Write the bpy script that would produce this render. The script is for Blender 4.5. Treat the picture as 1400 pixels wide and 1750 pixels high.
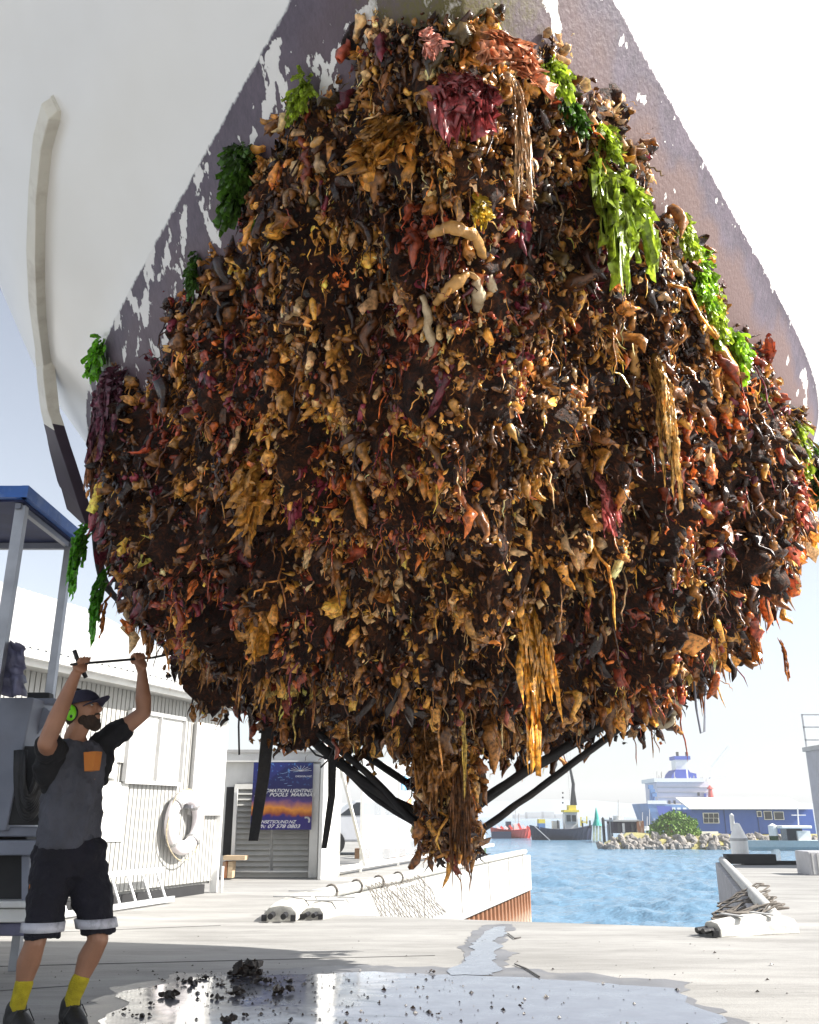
import bpy, math, random
import numpy as np
from math import sin, cos, pi, radians, atan, tan
from mathutils import Vector, Matrix, noise as mnoise

for o in list(bpy.data.objects): bpy.data.objects.remove(o)
sc = bpy.context.scene
COL = sc.collection
random.seed(7); RNG = np.random.default_rng(7)

# ---------------------------------------------------------------- camera, world, sun, exposure
CAM_H, FPX, PITCH = 1.05, 1500.0, atan(518/1500)
cam = bpy.data.objects.new('camera', bpy.data.cameras.new('camera')); COL.objects.link(cam)
cam.location = (0, 0, CAM_H); cam.rotation_euler = (pi/2 + PITCH, 0, 0)
cam.data.sensor_fit = 'VERTICAL'; cam.data.sensor_height = 24; cam.data.lens = 24*FPX/1750
cam.data.clip_start = .05; cam.data.clip_end = 5000
sc.camera = cam

SUN_EL, SUN_AZ = radians(39), radians(-10)          # azimuth measured from +X towards +Y
w = bpy.data.worlds.new('World'); sc.world = w; w.use_nodes = True
nt = w.node_tree; bg = nt.nodes['Background']
sky = nt.nodes.new('ShaderNodeTexSky'); sky.sky_type = 'NISHITA'; sky.sun_disc = False
sky.sun_elevation = SUN_EL; sky.sun_rotation = pi/2 - SUN_AZ
sky.air_density = 1.0; sky.dust_density = 1.6; sky.ozone_density = 1.5
hsv = nt.nodes.new('ShaderNodeHueSaturation'); hsv.inputs['Saturation'].default_value = .45; nt.links.new(sky.outputs[0], hsv.inputs['Color'])
nt.links.new(hsv.outputs[0], bg.inputs[0]); bg.inputs[1].default_value = .10
sun = bpy.data.objects.new('sun', bpy.data.lights.new('sun', 'SUN')); COL.objects.link(sun)
sun.data.energy = 5.0; sun.data.angle = radians(.5); sun.data.color = (1, .95, .87)
sv = Vector((cos(SUN_EL)*cos(SUN_AZ), cos(SUN_EL)*sin(SUN_AZ), sin(SUN_EL)))
sun.rotation_euler = sv.to_track_quat('Z', 'Y').to_euler()
sc.view_settings.view_transform = 'Standard'; sc.view_settings.look = 'None'
sc.view_settings.gamma = 1; sc.view_settings.use_curve_mapping = False
sc.view_settings.exposure = 1.15
sc.cycles.use_denoising = True
sc.cycles.max_bounces = 8; sc.cycles.diffuse_bounces = 4; sc.cycles.transparent_max_bounces = 12

# ---------------------------------------------------------------- helpers
CP, SP = cos(PITCH), sin(PITCH)
def ray(px, py):
    u, v = (px-700)/FPX, (875-py)/FPX
    return Vector((u, CP - v*SP, SP + v*CP))
def P(px, py, Y):                                     # point at world depth Y
    r = ray(px, py); t = Y/r.y
    return Vector((r.x*t, Y, CAM_H + r.z*t))
def G(px, py, z=0.0):                                 # point on the level z
    r = ray(px, py); t = (z-CAM_H)/r.z
    return Vector((r.x*t, r.y*t, z))

def tag(o, label=None, cat=None, group=None, kind=None):
    if label: o['label'] = label
    if cat: o['category'] = cat
    if group: o['group'] = group
    if kind: o['kind'] = kind
    return o
def empty(name, loc, label, cat, group=None, rz=0):
    o = bpy.data.objects.new(name, None); COL.objects.link(o); o.location = loc
    o.rotation_euler = (0, 0, rz); o.empty_display_size = .2
    bpy.context.view_layer.update()
    return tag(o, label, cat, group)
def parent(c, p):
    def world(o): return o.matrix_basis if o.parent is None else world(o.parent) @ o.matrix_parent_inverse @ o.matrix_basis
    c.parent = p; c.matrix_parent_inverse = world(p).inverted()
    return c

class MB:
    def __init__(s): s.v = []; s.f = []; s.m = []
    def add(s, vs, fs, mi=0):
        n = len(s.v); s.v += [tuple(v) for v in vs]; s.f += [tuple(i+n for i in f) for f in fs]; s.m += [mi]*len(fs)
        return s
    def box(s, c, d, rot=None, mi=0):
        c = Vector(c); vs = []
        for x in (-.5, .5):
            for y in (-.5, .5):
                for z in (-.5, .5):
                    q = Vector((x*d[0], y*d[1], z*d[2]))
                    if rot is not None: q = rot @ q
                    vs.append(c+q)
        return s.add(vs, [(0,1,3,2),(4,6,7,5),(0,4,5,1),(2,3,7,6),(0,2,6,4),(1,5,7,3)], mi)
    def bar(s, a, b, w, h, up=Vector((0,0,1)), mi=0):
        a, b = Vector(a), Vector(b); d = (b-a); L = d.length; d.normalize()
        sx = d.cross(up)
        if sx.length < 1e-4: sx = d.cross(Vector((0,1,0)))
        sx.normalize(); u = sx.cross(d)
        R = Matrix((sx, d, u)).transposed()
        return s.box((a+b)/2, (w, L, h), R, mi)
    def tube(s, pts, r, n=8, cap=True, mi=0, flat=None):
        pts = [Vector(p) for p in pts]; k = len(pts)
        rs = r if hasattr(r, '__len__') else [r]*k
        up = None; base = len(s.v); vs = []
        for i, p in enumerate(pts):
            d = (pts[min(i+1,k-1)] - pts[max(i-1,0)]).normalized()
            if up is None:
                up = Vector((0,0,1)) if abs(d.z) < .9 else Vector((0,1,0))
            x = d.cross(up).normalized(); up = x.cross(d).normalized()
            for j in range(n):
                a = 2*pi*j/n
                fl = flat if flat else 1
                vs.append(p + x*cos(a)*rs[i] + up*sin(a)*rs[i]*fl)
        fs = []
        for i in range(k-1):
            for j in range(n):
                fs.append((i*n+j, i*n+(j+1)%n, (i+1)*n+(j+1)%n, (i+1)*n+j))
        if cap: fs.append(tuple(range(n))[::-1]); fs.append(tuple((k-1)*n+j for j in range(n)))
        return s.add(vs, fs, mi)
    def lathe(s, prof, c=(0,0,0), n=20, mi=0, R=None):
        c = Vector(c); vs = []; k = len(prof)
        for r, z in prof:
            for j in range(n):
                a = 2*pi*j/n; q = Vector((r*cos(a), r*sin(a), z))
                if R is not None: q = R @ q
                vs.append(c+q)
        fs = [(i*n+j, i*n+(j+1)%n, (i+1)*n+(j+1)%n, (i+1)*n+j) for i in range(k-1) for j in range(n)]
        fs.append(tuple(range(n))[::-1]); fs.append(tuple((k-1)*n+j for j in range(n)))
        return s.add(vs, fs, mi)
    def prism(s, poly, z0, z1, mi=0):
        n = len(poly)
        vs = [(x, y, z0) for x, y in poly] + [(x, y, z1) for x, y in poly]
        fs = [tuple(range(n))[::-1], tuple(range(n, 2*n))] + [(i, (i+1)%n, n+(i+1)%n, n+i) for i in range(n)]
        return s.add(vs, fs, mi)
    def ball(s, c, r, n=10, m=7, R=None, mi=0):
        c = Vector(c); r = r if hasattr(r, '__len__') else (r, r, r); vs = []; 
        for i in range(m+1):
            th = pi*i/m
            for j in range(n):
                a = 2*pi*j/n; q = Vector((r[0]*sin(th)*cos(a), r[1]*sin(th)*sin(a), r[2]*cos(th)))
                if R is not None: q = R @ q
                vs.append(c+q)
        fs = [(i*n+j, (i+1)*n+j, (i+1)*n+(j+1)%n, i*n+(j+1)%n) for i in range(m) for j in range(n)]
        return s.add(vs, fs, mi)
    def build(s, name, mats, par=None, smooth=False, bevel=0):
        me = bpy.data.meshes.new(name); me.from_pydata(s.v, [], s.f)
        for m in (mats if isinstance(mats, (list, tuple)) else [mats]): me.materials.append(m)
        me.polygons.foreach_set('material_index', s.m)
        if smooth: me.polygons.foreach_set('use_smooth', [True]*len(s.f))
        me.validate(); me.update()
        o = bpy.data.objects.new(name, me); COL.objects.link(o)
        if bevel:
            b = o.modifiers.new('bevel', 'BEVEL'); b.width = bevel; b.segments = 2; b.limit_method = 'ANGLE'
        if par is not None: parent(o, par)
        return o

def copy_tree(o, par=None):
    c = o.copy(); COL.objects.link(c)
    if par is not None: c.parent = par; c.matrix_parent_inverse = o.matrix_parent_inverse
    for ch in list(o.children): copy_tree(ch, c)
    return c

def np_mesh(name, V, F, mats, cols=None, smooth=True, par=None, uvless=True):
    me = bpy.data.meshes.new(name); nv, nf, k = len(V), len(F), F.shape[1]
    me.vertices.add(nv); me.vertices.foreach_set('co', V.astype(np.float32).ravel())
    me.loops.add(nf*k); me.loops.foreach_set('vertex_index', F.astype(np.int32).ravel())
    me.polygons.add(nf); me.polygons.foreach_set('loop_start', np.arange(nf, dtype=np.int32)*k)
    me.polygons.foreach_set('loop_total', np.full(nf, k, dtype=np.int32))
    me.polygons.foreach_set('use_smooth', np.full(nf, smooth))
    me.update(calc_edges=True)
    if cols is not None:
        a = me.attributes.new('Col', 'FLOAT_COLOR', 'POINT')
        a.data.foreach_set('color', np.concatenate([cols, np.ones((nv, 1))], 1).astype(np.float32).ravel())
    me.materials.append(mats)
    o = bpy.data.objects.new(name, me); COL.objects.link(o)
    if par is not None: parent(o, par)
    return o

def grid_faces(nu, nv, loop=False):
    F = []
    for i in range(nu-1):
        for j in range(nv-1 if not loop else nv):
            F.append((i*nv+j, i*nv+(j+1)%nv, (i+1)*nv+(j+1)%nv, (i+1)*nv+j))
    return np.array(F)
# ---------------------------------------------------------------- materials
def N(nt, t, **kw):
    n = nt.nodes.new(t)
    for k, v in kw.items():
        if k.startswith('i_'):
            n.inputs[int(k[2:]) if k[2:].isdigit() else k[2:]].default_value = v
        else: setattr(n, k, v)
    return n
def mat(name, col, rough=.6, var=.15, scale=6, bump=0, bscale=40, bdist=.01, metal=0, spec=.5, coat=0, dirt=None, dirt_amt=.5, dscale=2, stretch=None):
    m = bpy.data.materials.new(name); m.use_nodes = True; nt = m.node_tree
    b = nt.nodes['Principled BSDF']; L = nt.links.new
    b.inputs['Roughness'].default_value = rough; b.inputs['Metallic'].default_value = metal
    b.inputs['Specular IOR Level'].default_value = spec; b.inputs['Coat Weight'].default_value = coat
    tc = N(nt, 'ShaderNodeTexCoord'); src = tc.outputs['Object']
    if stretch:
        mp = N(nt, 'ShaderNodeMapping'); mp.inputs['Scale'].default_value = stretch; L(src, mp.inputs[0]); src = mp.outputs[0]
    n1 = N(nt, 'ShaderNodeTexNoise'); n1.inputs['Scale'].default_value = scale; n1.inputs['Detail'].default_value = 6; L(src, n1.inputs['Vector'])
    mr = N(nt, 'ShaderNodeMapRange'); mr.inputs[1].default_value = .3; mr.inputs[2].default_value = .7
    mr.inputs[3].default_value = 1-var; mr.inputs[4].default_value = 1+var; L(n1.outputs[0], mr.inputs[0])
    mx = N(nt, 'ShaderNodeMix', data_type='RGBA', blend_type='MULTIPLY'); mx.inputs[0].default_value = 1
    mx.inputs[6].default_value = (*col, 1); L(mr.outputs[0], mx.inputs[7]); out = mx.outputs[2]
    if dirt:
        n2 = N(nt, 'ShaderNodeTexNoise'); n2.inputs['Scale'].default_value = dscale; n2.inputs['Detail'].default_value = 8
        n2.inputs['Roughness'].default_value = .65; L(src, n2.inputs['Vector'])
        r2 = N(nt, 'ShaderNodeMapRange'); r2.inputs[1].default_value = .5; r2.inputs[2].default_value = .7
        r2.inputs[3].default_value = 0; r2.inputs[4].default_value = dirt_amt; L(n2.outputs[0], r2.inputs[0])
        m2 = N(nt, 'ShaderNodeMix', data_type='RGBA'); L(r2.outputs[0], m2.inputs[0]); L(out, m2.inputs[6]); m2.inputs[7].default_value = (*dirt, 1); out = m2.outputs[2]
    L(out, b.inputs['Base Color'])
    if bump:
        n3 = N(nt, 'ShaderNodeTexNoise'); n3.inputs['Scale'].default_value = bscale; n3.inputs['Detail'].default_value = 5; L(src, n3.inputs['Vector'])
        bp = N(nt, 'ShaderNodeBump'); bp.inputs['Strength'].default_value = bump; bp.inputs['Distance'].default_value = bdist
        L(n3.outputs[0], bp.inputs['Height']); L(bp.outputs[0], b.inputs['Normal'])
    return m

M = {}
M['white'] = mat('white_paint', (.78, .78, .76), .45, .05, dirt=(.5, .47, .42), dirt_amt=.25)
M['cladding'] = mat('painted_cladding', (.40, .40, .385), .55, .05, dirt=(.45, .43, .4), dirt_amt=.3, dscale=1)
M['roofing'] = mat('pale_roofing', (.50, .50, .49), .5, .06)
M['trim'] = mat('grey_trim', (.42, .42, .42), .5, .1)
M['dark'] = mat('dark_recess', (.02, .02, .022), .7, .2)
M['black'] = mat('black_rubber', (.012, .012, .014), .5, .3, bump=.3)
M['strap'] = mat('black_webbing', (.012, .011, .012), .75, .3, scale=30, bump=.6, bscale=120, dirt=(.05, .04, .03), dirt_amt=.5, dscale=8)
M['steel'] = mat('galvanised_steel', (.36, .37, .40), .4, .15, metal=.6)
M['greypaint'] = mat('blue_grey_paint', (.22, .24, .30), .5, .12, dirt=(.12, .11, .12), dirt_amt=.5, dscale=3)
M['blue'] = mat('blue_canopy', (.03, .12, .42), .5, .15, dirt=(.3, .4, .6), dirt_amt=.4, dscale=4)
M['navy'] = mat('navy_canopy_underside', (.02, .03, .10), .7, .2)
M['tarp'] = mat('grey_tarpaulin', (.14, .14, .22), .5, .25, scale=10, bump=.4)
M['wood'] = mat('pale_timber', (.5, .38, .25), .7, .15, stretch=(1, 1, 6))
M['glass'] = mat('reflecting_glass', (.55, .57, .58), .08, .05, spec=.8)
M['blind'] = mat('white_blind', (.75, .75, .73), .6, .04)
M['darkglass'] = mat('dark_glass', (.03, .035, .045), .08, .1, spec=.8)
M['slat'] = mat('grey_slats', (.40, .40, .385), .5, .08)
M['rust'] = mat('rusty_steel', (.25, .10, .04), .85, .4, scale=4, dirt=(.65, .6, .5), dirt_amt=.9, dscale=3, bump=.5, stretch=(1, 1, .3))
M['concrete_white'] = mat('whitewashed_concrete', (.48, .48, .46), .8, .08, dirt=(.4, .39, .37), dirt_amt=.4, dscale=1.5, bump=.3)
M['pad'] = mat('weathered_white_pad', (.55, .54, .5), .7, .15, scale=8, dirt=(.18, .17, .16), dirt_amt=.7, dscale=5, bump=.4)
M['rope'] = mat('old_rope', (.18, .16, .14), .9, .3, scale=20, bump=.6)
M['ropetan'] = mat('tan_rope', (.42, .36, .25), .9, .3, scale=20, bump=.6)
M['alu'] = mat('aluminium', (.62, .63, .64), .4, .08, metal=.3)
M['skin'] = mat('skin', (.32, .155, .09), .5, .15, scale=9, bump=.15, bscale=60)
M['beard'] = mat('dark_beard', (.040, .022, .014), .9, .3, scale=60, bump=1, bscale=200)
M['shirt'] = mat('charcoal_shirt', (.060, .062, .078), .9, .3, scale=5, bump=1.0, bscale=9, bdist=.05, stretch=(1.6, 1.6, .7))
M['sleeve'] = mat('black_sleeve', (.005, .005, .007), .9, .2)
M['shorts'] = mat('navy_work_shorts', (.004, .0035, .010), .9, .3, scale=8, bump=1, bscale=9, bdist=.05)
M['reflective'] = mat('reflective_tape', (.50, .50, .55), .4, .1, scale=20, dirt=(.06, .06, .07), dirt_amt=.8, dscale=14)
M['sock'] = mat('yellow_sock', (.42, .34, .01), .9, .2, scale=30, bump=.6, bscale=150)
M['boot'] = mat('black_boot', (.012, .012, .013), .6, .3, bump=.3)
M['cap'] = mat('navy_cap', (.018, .016, .04), .8, .3, bump=.2)
M['capblue'] = mat('blue_cap_panel', (.05, .04, .30), .8, .1)
M['green'] = mat('lime_plastic', (.22, .75, .02), .35, .05)
M['orange'] = mat('orange_cloth', (.50, .17, .03), .85, .15)
M['tugblack'] = mat('boat_black', (.015, .02, .05), .6, .2)
M['red'] = mat('red_paint', (.65, .08, .06), .6, .15)
M['yellow'] = mat('yellow_paint', (.70, .55, .06), .6, .1)
M['bluewall'] = mat('blue_weatherboard', (.05, .11, .42), .6, .08, scale=1)
M['shipblue'] = mat('ship_blue', (.10, .22, .45), .6, .15, scale=.3)
M['funnelblue'] = mat('funnel_blue', (.03, .07, .40), .6, .1)
M['teal'] = mat('teal_beacon', (.02, .35, .28), .6, .1)
M['rock'] = mat('grey_rock', (.26, .24, .22), .9, .35, scale=2, bump=.6, bscale=4)
M['soil'] = mat('dry_grass', (.30, .27, .10), .95, .4, scale=3)
M['leafm'] = mat('bush_leaf', (.12, .22, .025), .7, .5, scale=1.2)
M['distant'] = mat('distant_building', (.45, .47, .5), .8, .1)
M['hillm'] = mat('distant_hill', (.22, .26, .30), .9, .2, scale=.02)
M['shell'] = mat('rail_white', (.62, .60, .53), .45, .05, scale=5, dirt=(.28, .22, .17), dirt_amt=.4, dscale=7, bump=.1)

# =================================================================== GROUND, WATER, PIERS
WZ = -2.0
def conc(name):
    m = bpy.data.materials.new(name); m.use_nodes = True; nt = m.node_tree; b = nt.nodes['Principled BSDF']; L = nt.links.new
    geo = N(nt, 'ShaderNodeNewGeometry')
    def noise(scale, det=6, vec=None, r=.55):
        n = N(nt, 'ShaderNodeTexNoise'); n.inputs['Scale'].default_value = scale; n.inputs['Detail'].default_value = det
        n.inputs['Roughness'].default_value = r; L(vec or geo.outputs['Position'], n.inputs['Vector']); return n.outputs[0]
    def mapr(x, a, b_, c, d):
        r = N(nt, 'ShaderNodeMapRange'); r.inputs[1].default_value = a; r.inputs[2].default_value = b_; r.inputs[3].default_value = c; r.inputs[4].default_value = d
        L(x, r.inputs[0]); return r.outputs[0]
    mp = N(nt, 'ShaderNodeMapping'); mp.inputs['Scale'].default_value = (.5, 2.2, 1); mp.inputs['Rotation'].default_value = (0, 0, -.2); L(geo.outputs['Position'], mp.inputs[0])
    base = N(nt, 'ShaderNodeMix', data_type='RGBA'); base.inputs[6].default_value = (.22, .215, .205, 1); base.inputs[7].default_value = (.37, .365, .352, 1)
    L(mapr(noise(.9, 8, mp.outputs[0], .7), .35, .65, 0, 1), base.inputs[0])
    st = N(nt, 'ShaderNodeMix', data_type='RGBA'); st.inputs[7].default_value = (.16, .155, .15, 1)
    L(mapr(noise(3.5, 9, mp.outputs[0], .75), .56, .70, 0, .75), st.inputs[0]); L(base.outputs[2], st.inputs[6])
    sp = N(nt, 'ShaderNodeMix', data_type='RGBA', blend_type='MULTIPLY'); sp.inputs[0].default_value = 1
    L(st.outputs[2], sp.inputs[6]); L(mapr(noise(140, 3), .3, .7, .85, 1.12), sp.inputs[7])
    L(sp.outputs[2], b.inputs['Base Color']); b.inputs['Roughness'].default_value = .8
    bp = N(nt, 'ShaderNodeBump'); bp.inputs['Strength'].default_value = .35; bp.inputs['Distance'].default_value = .01
    L(noise(45, 6), bp.inputs['Height']); L(bp.outputs[0], b.inputs['Normal'])
    return m
M['concrete'] = conc('concrete')

# haze over the harbour
def make_haze():
    q = MB().box((0, 600, 18.5), (2400, 1500, 45)); o = q.build('haze', hzm); o['kind'] = 'stuff'; return o
hzm = bpy.data.materials.new('haze_air'); hzm.use_nodes = True; nt = hzm.node_tree; nt.nodes.remove(nt.nodes['Principled BSDF'])
pv = N(nt, 'ShaderNodeVolumePrincipled'); pv.inputs['Color'].default_value = (.93, .96, 1, 1); pv.inputs['Density'].default_value = .0007; pv.inputs['Anisotropy'].default_value = 0
nt.links.new(pv.outputs[0], nt.nodes['Material Output'].inputs['Volume'])
HAZE = make_haze()
# pier lines
PA, PB = Vector((-1.68, 11.05)), Vector((2.98, 25.9))      # inner edge of left pier
RA, RB = Vector((3.70, 9.3)), Vector((7.15, 21.1))         # inner edge of right pier
land = MB()
land.prism([(-60, -40), (45, -40), (45, 9.3), (RA.x, RA.y), (1.16, 10.05), (PA.x, PA.y), (PA.x-10, PA.y+.6), (-60, PA.y+.6)], -3.5, 0)
tag(land.build('concrete_apron', M['concrete']), kind='structure')
lp = MB(); lp.prism([(PA.x-10, PA.y+.6), (PA.x, PA.y), (PB.x, PB.y), (PB.x-1.2, PB.y+.5), (2.7, 34), (-2, 60), (-60, 60), (-60, PA.y+.6)], -3.5, -.004)
tag(lp.build('left_quay', M['concrete']), kind='structure')
rp = MB(); rp.prism([(RA.x, RA.y), (45, 9.3), (45, 22), (7.6, 21.3), (RB.x, RB.y)], -3.5, -.004)
tag(rp.build('right_quay', M['concrete']), kind='structure')

# control joints: shallow recessed strips in the apron
jm = mat('joint_filler', (.10, .10, .10), .9, .3)
for a, b_ in (((-8, 6.35), (0.2, 7.7)), ((-6, 8.2), (-1.9, 9.7)), ((-4.2, 5.5), (-2.2, 6.4))):
    j = MB().bar((*a, .0005), (*b_, .0005), .012, .006).build('expansion_joint', jm); tag(j, kind='structure')

# water
wm = bpy.data.materials.new('harbour_water'); wm.use_nodes = True; nt = wm.node_tree; b = nt.nodes['Principled BSDF']; L = nt.links.new
b.inputs['Base Color'].default_value = (.13, .24, .35, 1); b.inputs['Roughness'].default_value = .15; b.inputs['IOR'].default_value = 1.33
geo = N(nt, 'ShaderNodeNewGeometry')
def wn(scale, sx, sy, rot=.25):
    mp = N(nt, 'ShaderNodeMapping'); mp.inputs['Scale'].default_value = (sx, sy, 1); mp.inputs['Rotation'].default_value = (0, 0, rot); L(geo.outputs['Position'], mp.inputs[0])
    n = N(nt, 'ShaderNodeTexNoise'); n.inputs['Scale'].default_value = scale; n.inputs['Detail'].default_value = 5; n.inputs['Roughness'].default_value = .6; L(mp.outputs[0], n.inputs['Vector']); return n.outputs[0]
ad = N(nt, 'ShaderNodeMath', operation='ADD'); L(wn(1.6, .7, 1.5), ad.inputs[0])
m5 = N(nt, 'ShaderNodeMath', operation='MULTIPLY'); m5.inputs[1].default_value = .8; L(wn(.35, .7, 1.3, -.1), m5.inputs[0]); L(m5.outputs[0], ad.inputs[1])
bp = N(nt, 'ShaderNodeBump'); bp.inputs['Strength'].default_value = 1.0; bp.inputs['Distance'].default_value = .22
L(ad.outputs[0], bp.inputs['Height']); L(bp.outputs[0], b.inputs['Normal'])
M['water'] = wm
wy = np.concatenate([9*1.0125**np.arange(0, 200), [140, 180, 260, 500, 1500, 3000]]); wx = np.concatenate([[-1500, -400, -100, -30], np.linspace(-6, 34, 320), [60, 120, 400, 1500]])
GX, GY = np.meshgrid(wx, wy); Pw = np.stack([GX.ravel(), GY.ravel(), 0*GX.ravel()], 1); rg = np.random.default_rng(5); hz_ = np.zeros(len(Pw))
for k in range(26):
    lam = .45*1.13**k*.6; an = rg.normal(1.35, .55); hz_ += .017*lam**.62*np.sin((Pw[:,0]*cos(an)+Pw[:,1]*sin(an))*2*pi/lam + rg.uniform(0, 6.28) + 1.2*np.sin(Pw[:,0]*.31+k)+1.1*np.sin(Pw[:,1]*.23+k*2))
amp = np.clip((110-Pw[:,1])/60, 0, 1)*((Pw[:,0] > -6) & (Pw[:,0] < 34)); Pw[:,2] = WZ + hz_*amp
tag(np_mesh('harbour_water', Pw, grid_faces(len(wy), len(wx)), wm), kind='structure')

# puddle of wash water
pm = bpy.data.materials.new('wet_concrete'); pm.use_nodes = True; nt = pm.node_tree; b = nt.nodes['Principled BSDF']; L = nt.links.new
b.inputs['Base Color'].default_value = (.10, .105, .14, 1); b.inputs['Coat Weight'].default_value = 1; b.inputs['Coat Roughness'].default_value = .07; b.inputs['Coat IOR'].default_value = 1.6
geo = N(nt, 'ShaderNodeNewGeometry'); n = N(nt, 'ShaderNodeTexNoise'); n.inputs['Scale'].default_value = 5; n.inputs['Detail'].default_value = 4; L(geo.outputs['Position'], n.inputs['Vector'])
bp = N(nt, 'ShaderNodeBump'); bp.inputs['Strength'].default_value = .15; bp.inputs['Distance'].default_value = .01; L(n.outputs[0], bp.inputs['Height']); L(bp.outputs[0], b.inputs['Coat Normal'])
mr = N(nt, 'ShaderNodeMapRange'); mr.inputs[1].default_value = .35; mr.inputs[2].default_value = .65; mr.inputs[3].default_value = .25; mr.inputs[4].default_value = .5; L(n.outputs[0], mr.inputs[0]); L(mr.outputs[0], b.inputs['Roughness'])
M['wet'] = pm
def sheet(pts, z, seed, name, rag=.05, mt=None):
    rnd = random.Random(seed); out = []
    for i in range(len(pts)):
        a, c = Vector(pts[i]), Vector(pts[(i+1) % len(pts)]); k = max(2, int((c-a).length/.08))
        for j in range(k):
            q = a.lerp(c, j/k); nn = mnoise.noise(Vector((q.x*2.5, q.y*2.5, seed))) + .5*mnoise.noise(Vector((q.x*9, q.y*9, seed)))
            d = (c-a).normalized(); out.append((q.x - d.y*nn*rag*2.5, q.y + d.x*nn*rag*2.5, z))
    o = MB().add(out, [tuple(range(len(out)))]).build(name, mt or pm); return tag(o, kind='structure')
M['damp'] = mat('damp_concrete', (.15, .15, .16), .42, .3, scale=2.5, bump=.25, bscale=45, dirt=(.22, .215, .21), dirt_amt=.8, dscale=3)
gp = lambda *q: [tuple(G(*a).xy) for a in q]
sheet(gp((150, 1752), (215, 1700), (330, 1672), (450, 1668), (620, 1662), (800, 1668), (1000, 1676), (1130, 1690), (1215, 1730), (1230, 1800), (1100, 1900), (300, 1900)), .004, 3, 'puddle')
sheet(gp((90, 1765), (170, 1702), (300, 1664), (450, 1658), (620, 1650), (800, 1655), (1000, 1664), (1150, 1680), (1245, 1725), (1260, 1800), (1100, 1900), (250, 1900)), .002, 13, 'damp_rim', .09, M['damp'])
sheet(gp((760, 1664), (792, 1628), (806, 1596), (832, 1581), (875, 1580), (862, 1612), (872, 1640), (860, 1662)), .0025, 15, 'damp_trail', .06, M['damp'])
sheet(gp((770, 1668), (800, 1630), (815, 1600), (840, 1585), (865, 1584), (850, 1612), (858, 1640), (845, 1668)), .006, 5, 'puddle', .04)

# ---- left pier beam, pipe rail, sheet piles
def seg(a, b_, t): return a.lerp(b_, t)
pd = (PB-PA).normalized(); pn = Vector((pd.y, -pd.x))      # towards the slip
def pier_pt(t, off=0, z=0): q = PA.lerp(PB, t) + pn*off; return Vector((q.x, q.y, z))
beam = empty('pier_beam', pier_pt(.5), 'long whitewashed concrete capping beam along the left side of the slip', 'pier beam')
mb = MB()
a0, a1, b0, b1 = pier_pt(0, 0), pier_pt(1, 0), pier_pt(0, .35), pier_pt(1.0, .35)
mb.add([a0+Vector((0,0,-.86)), a1+Vector((0,0,-.86)), b1+Vector((0,0,-.86)), b0+Vector((0,0,-.86)), a0+Vector((0,0,.02)), a1+Vector((0,0,.02)), b1+Vector((0,0,.02)), b0+Vector((0,0,.02))],
       [(0,3,2,1),(4,5,6,7),(0,1,5,4),(1,2,6,5),(2,3,7,6),(3,0,4,7)])
mb.build('beam', M['concrete_white'], beam, bevel=.02)
pile = None
for i in range(34):
    t = 1 - i*.0262
    if t < .12: break
    d0, d1 = pier_pt(t, .18, 0), pier_pt(t-.013, .26, 0)
    if pile is None:
        q = MB(); w_ = .42/2
        pr = [(-.21, 0), (-.15, .12), (.0, .12), (.06, 0), (.21, 0), (.21, -.03), (.05, -.03), (-.01, .09), (-.14, .09), (-.2, -.03)]
        q.prism(pr, -2.6, 0)
        pile = q.build('sheet_pile', M['rust'])
        o = pile
    else:
        o = pile.copy(); COL.objects.link(o)
    o.location = pier_pt(t, .16, -.87); o.rotation_euler = (0, 0, math.atan2(-pd.y, -pd.x))
    bpy.context.view_layer.update(); parent(o, beam)
# pipe rail on top with curved end
rail = MB()
rp_ = [pier_pt(1, .2, .10), pier_pt(.7, .2, .10), pier_pt(.3, .2, .10), pier_pt(.06, .2, .10)] + \
      [pier_pt(.06-.045*sin(a), .2, .10-.10*(1-cos(a))) for a in (.5, 1, 1.5)] + [pier_pt(.014, .2, -.02)]
rail.tube(rp_, .07, 12)
ro = rail.build('rubbing_pipe', M['concrete_white'], beam, smooth=True)
for t in (.10, .16, .22, .28):
    q = MB(); c = pier_pt(t, .2, .10)
    q.tube([c + (Vector((pn.x, pn.y, 0))*cos(a) + Vector((0,0,1))*sin(a))*.09 for a in np.linspace(0, 2*pi, 13)[:-1]] + [c+Vector((pn.x, pn.y, 0))*.09], .014, 6)
    q.build('rope_lashing', M['rope'], beam, smooth=True)
for t in (.34, .5, .66, .8, .92):
    q = MB(); c = pier_pt(t, .36, .08)
    q.tube([c, c+Vector((0, 0, -.3)), c+Vector((.02, 0, -.8))], .007, 5)
    q.build('hanging_line', M['rope'], beam)
# cargo net over the near end of the left beam
def net(name, A, B, C, D, nu, nv, m, label, cat, sag=.05, rr=.006, par=None):
    q = MB()
    def pt(u, v):
        x = A.lerp(B, u).lerp(D.lerp(C, u), v); nn = mnoise.noise_vector(x*3.1)*sag
        return x + nn + Vector((0, 0, -sag*sin(pi*u)*.6))
    for i in range(nu+1):
        q.tube([pt(min(1,max(0,(i + (j % 2)*.5)/nu)), j/nv) for j in range(nv+1)], rr, 4, cap=False)
        q.tube([pt(min(1,max(0,(i - (j % 2)*.5)/nu)), j/nv) for j in range(nv+1)], rr, 4, cap=False)
    o = q.build(name, m, par, smooth=True)
    if par is None: tag(o, label, cat)
    return o
net('rope_net', pier_pt(.17, .28, .12), pier_pt(.34, .28, .1), pier_pt(.32, .8, -.45), pier_pt(.15, .7, -.35), 18, 7, M['rope'], 'grey rope net draped over the left slip beam beside the two white pads', 'net')

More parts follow.
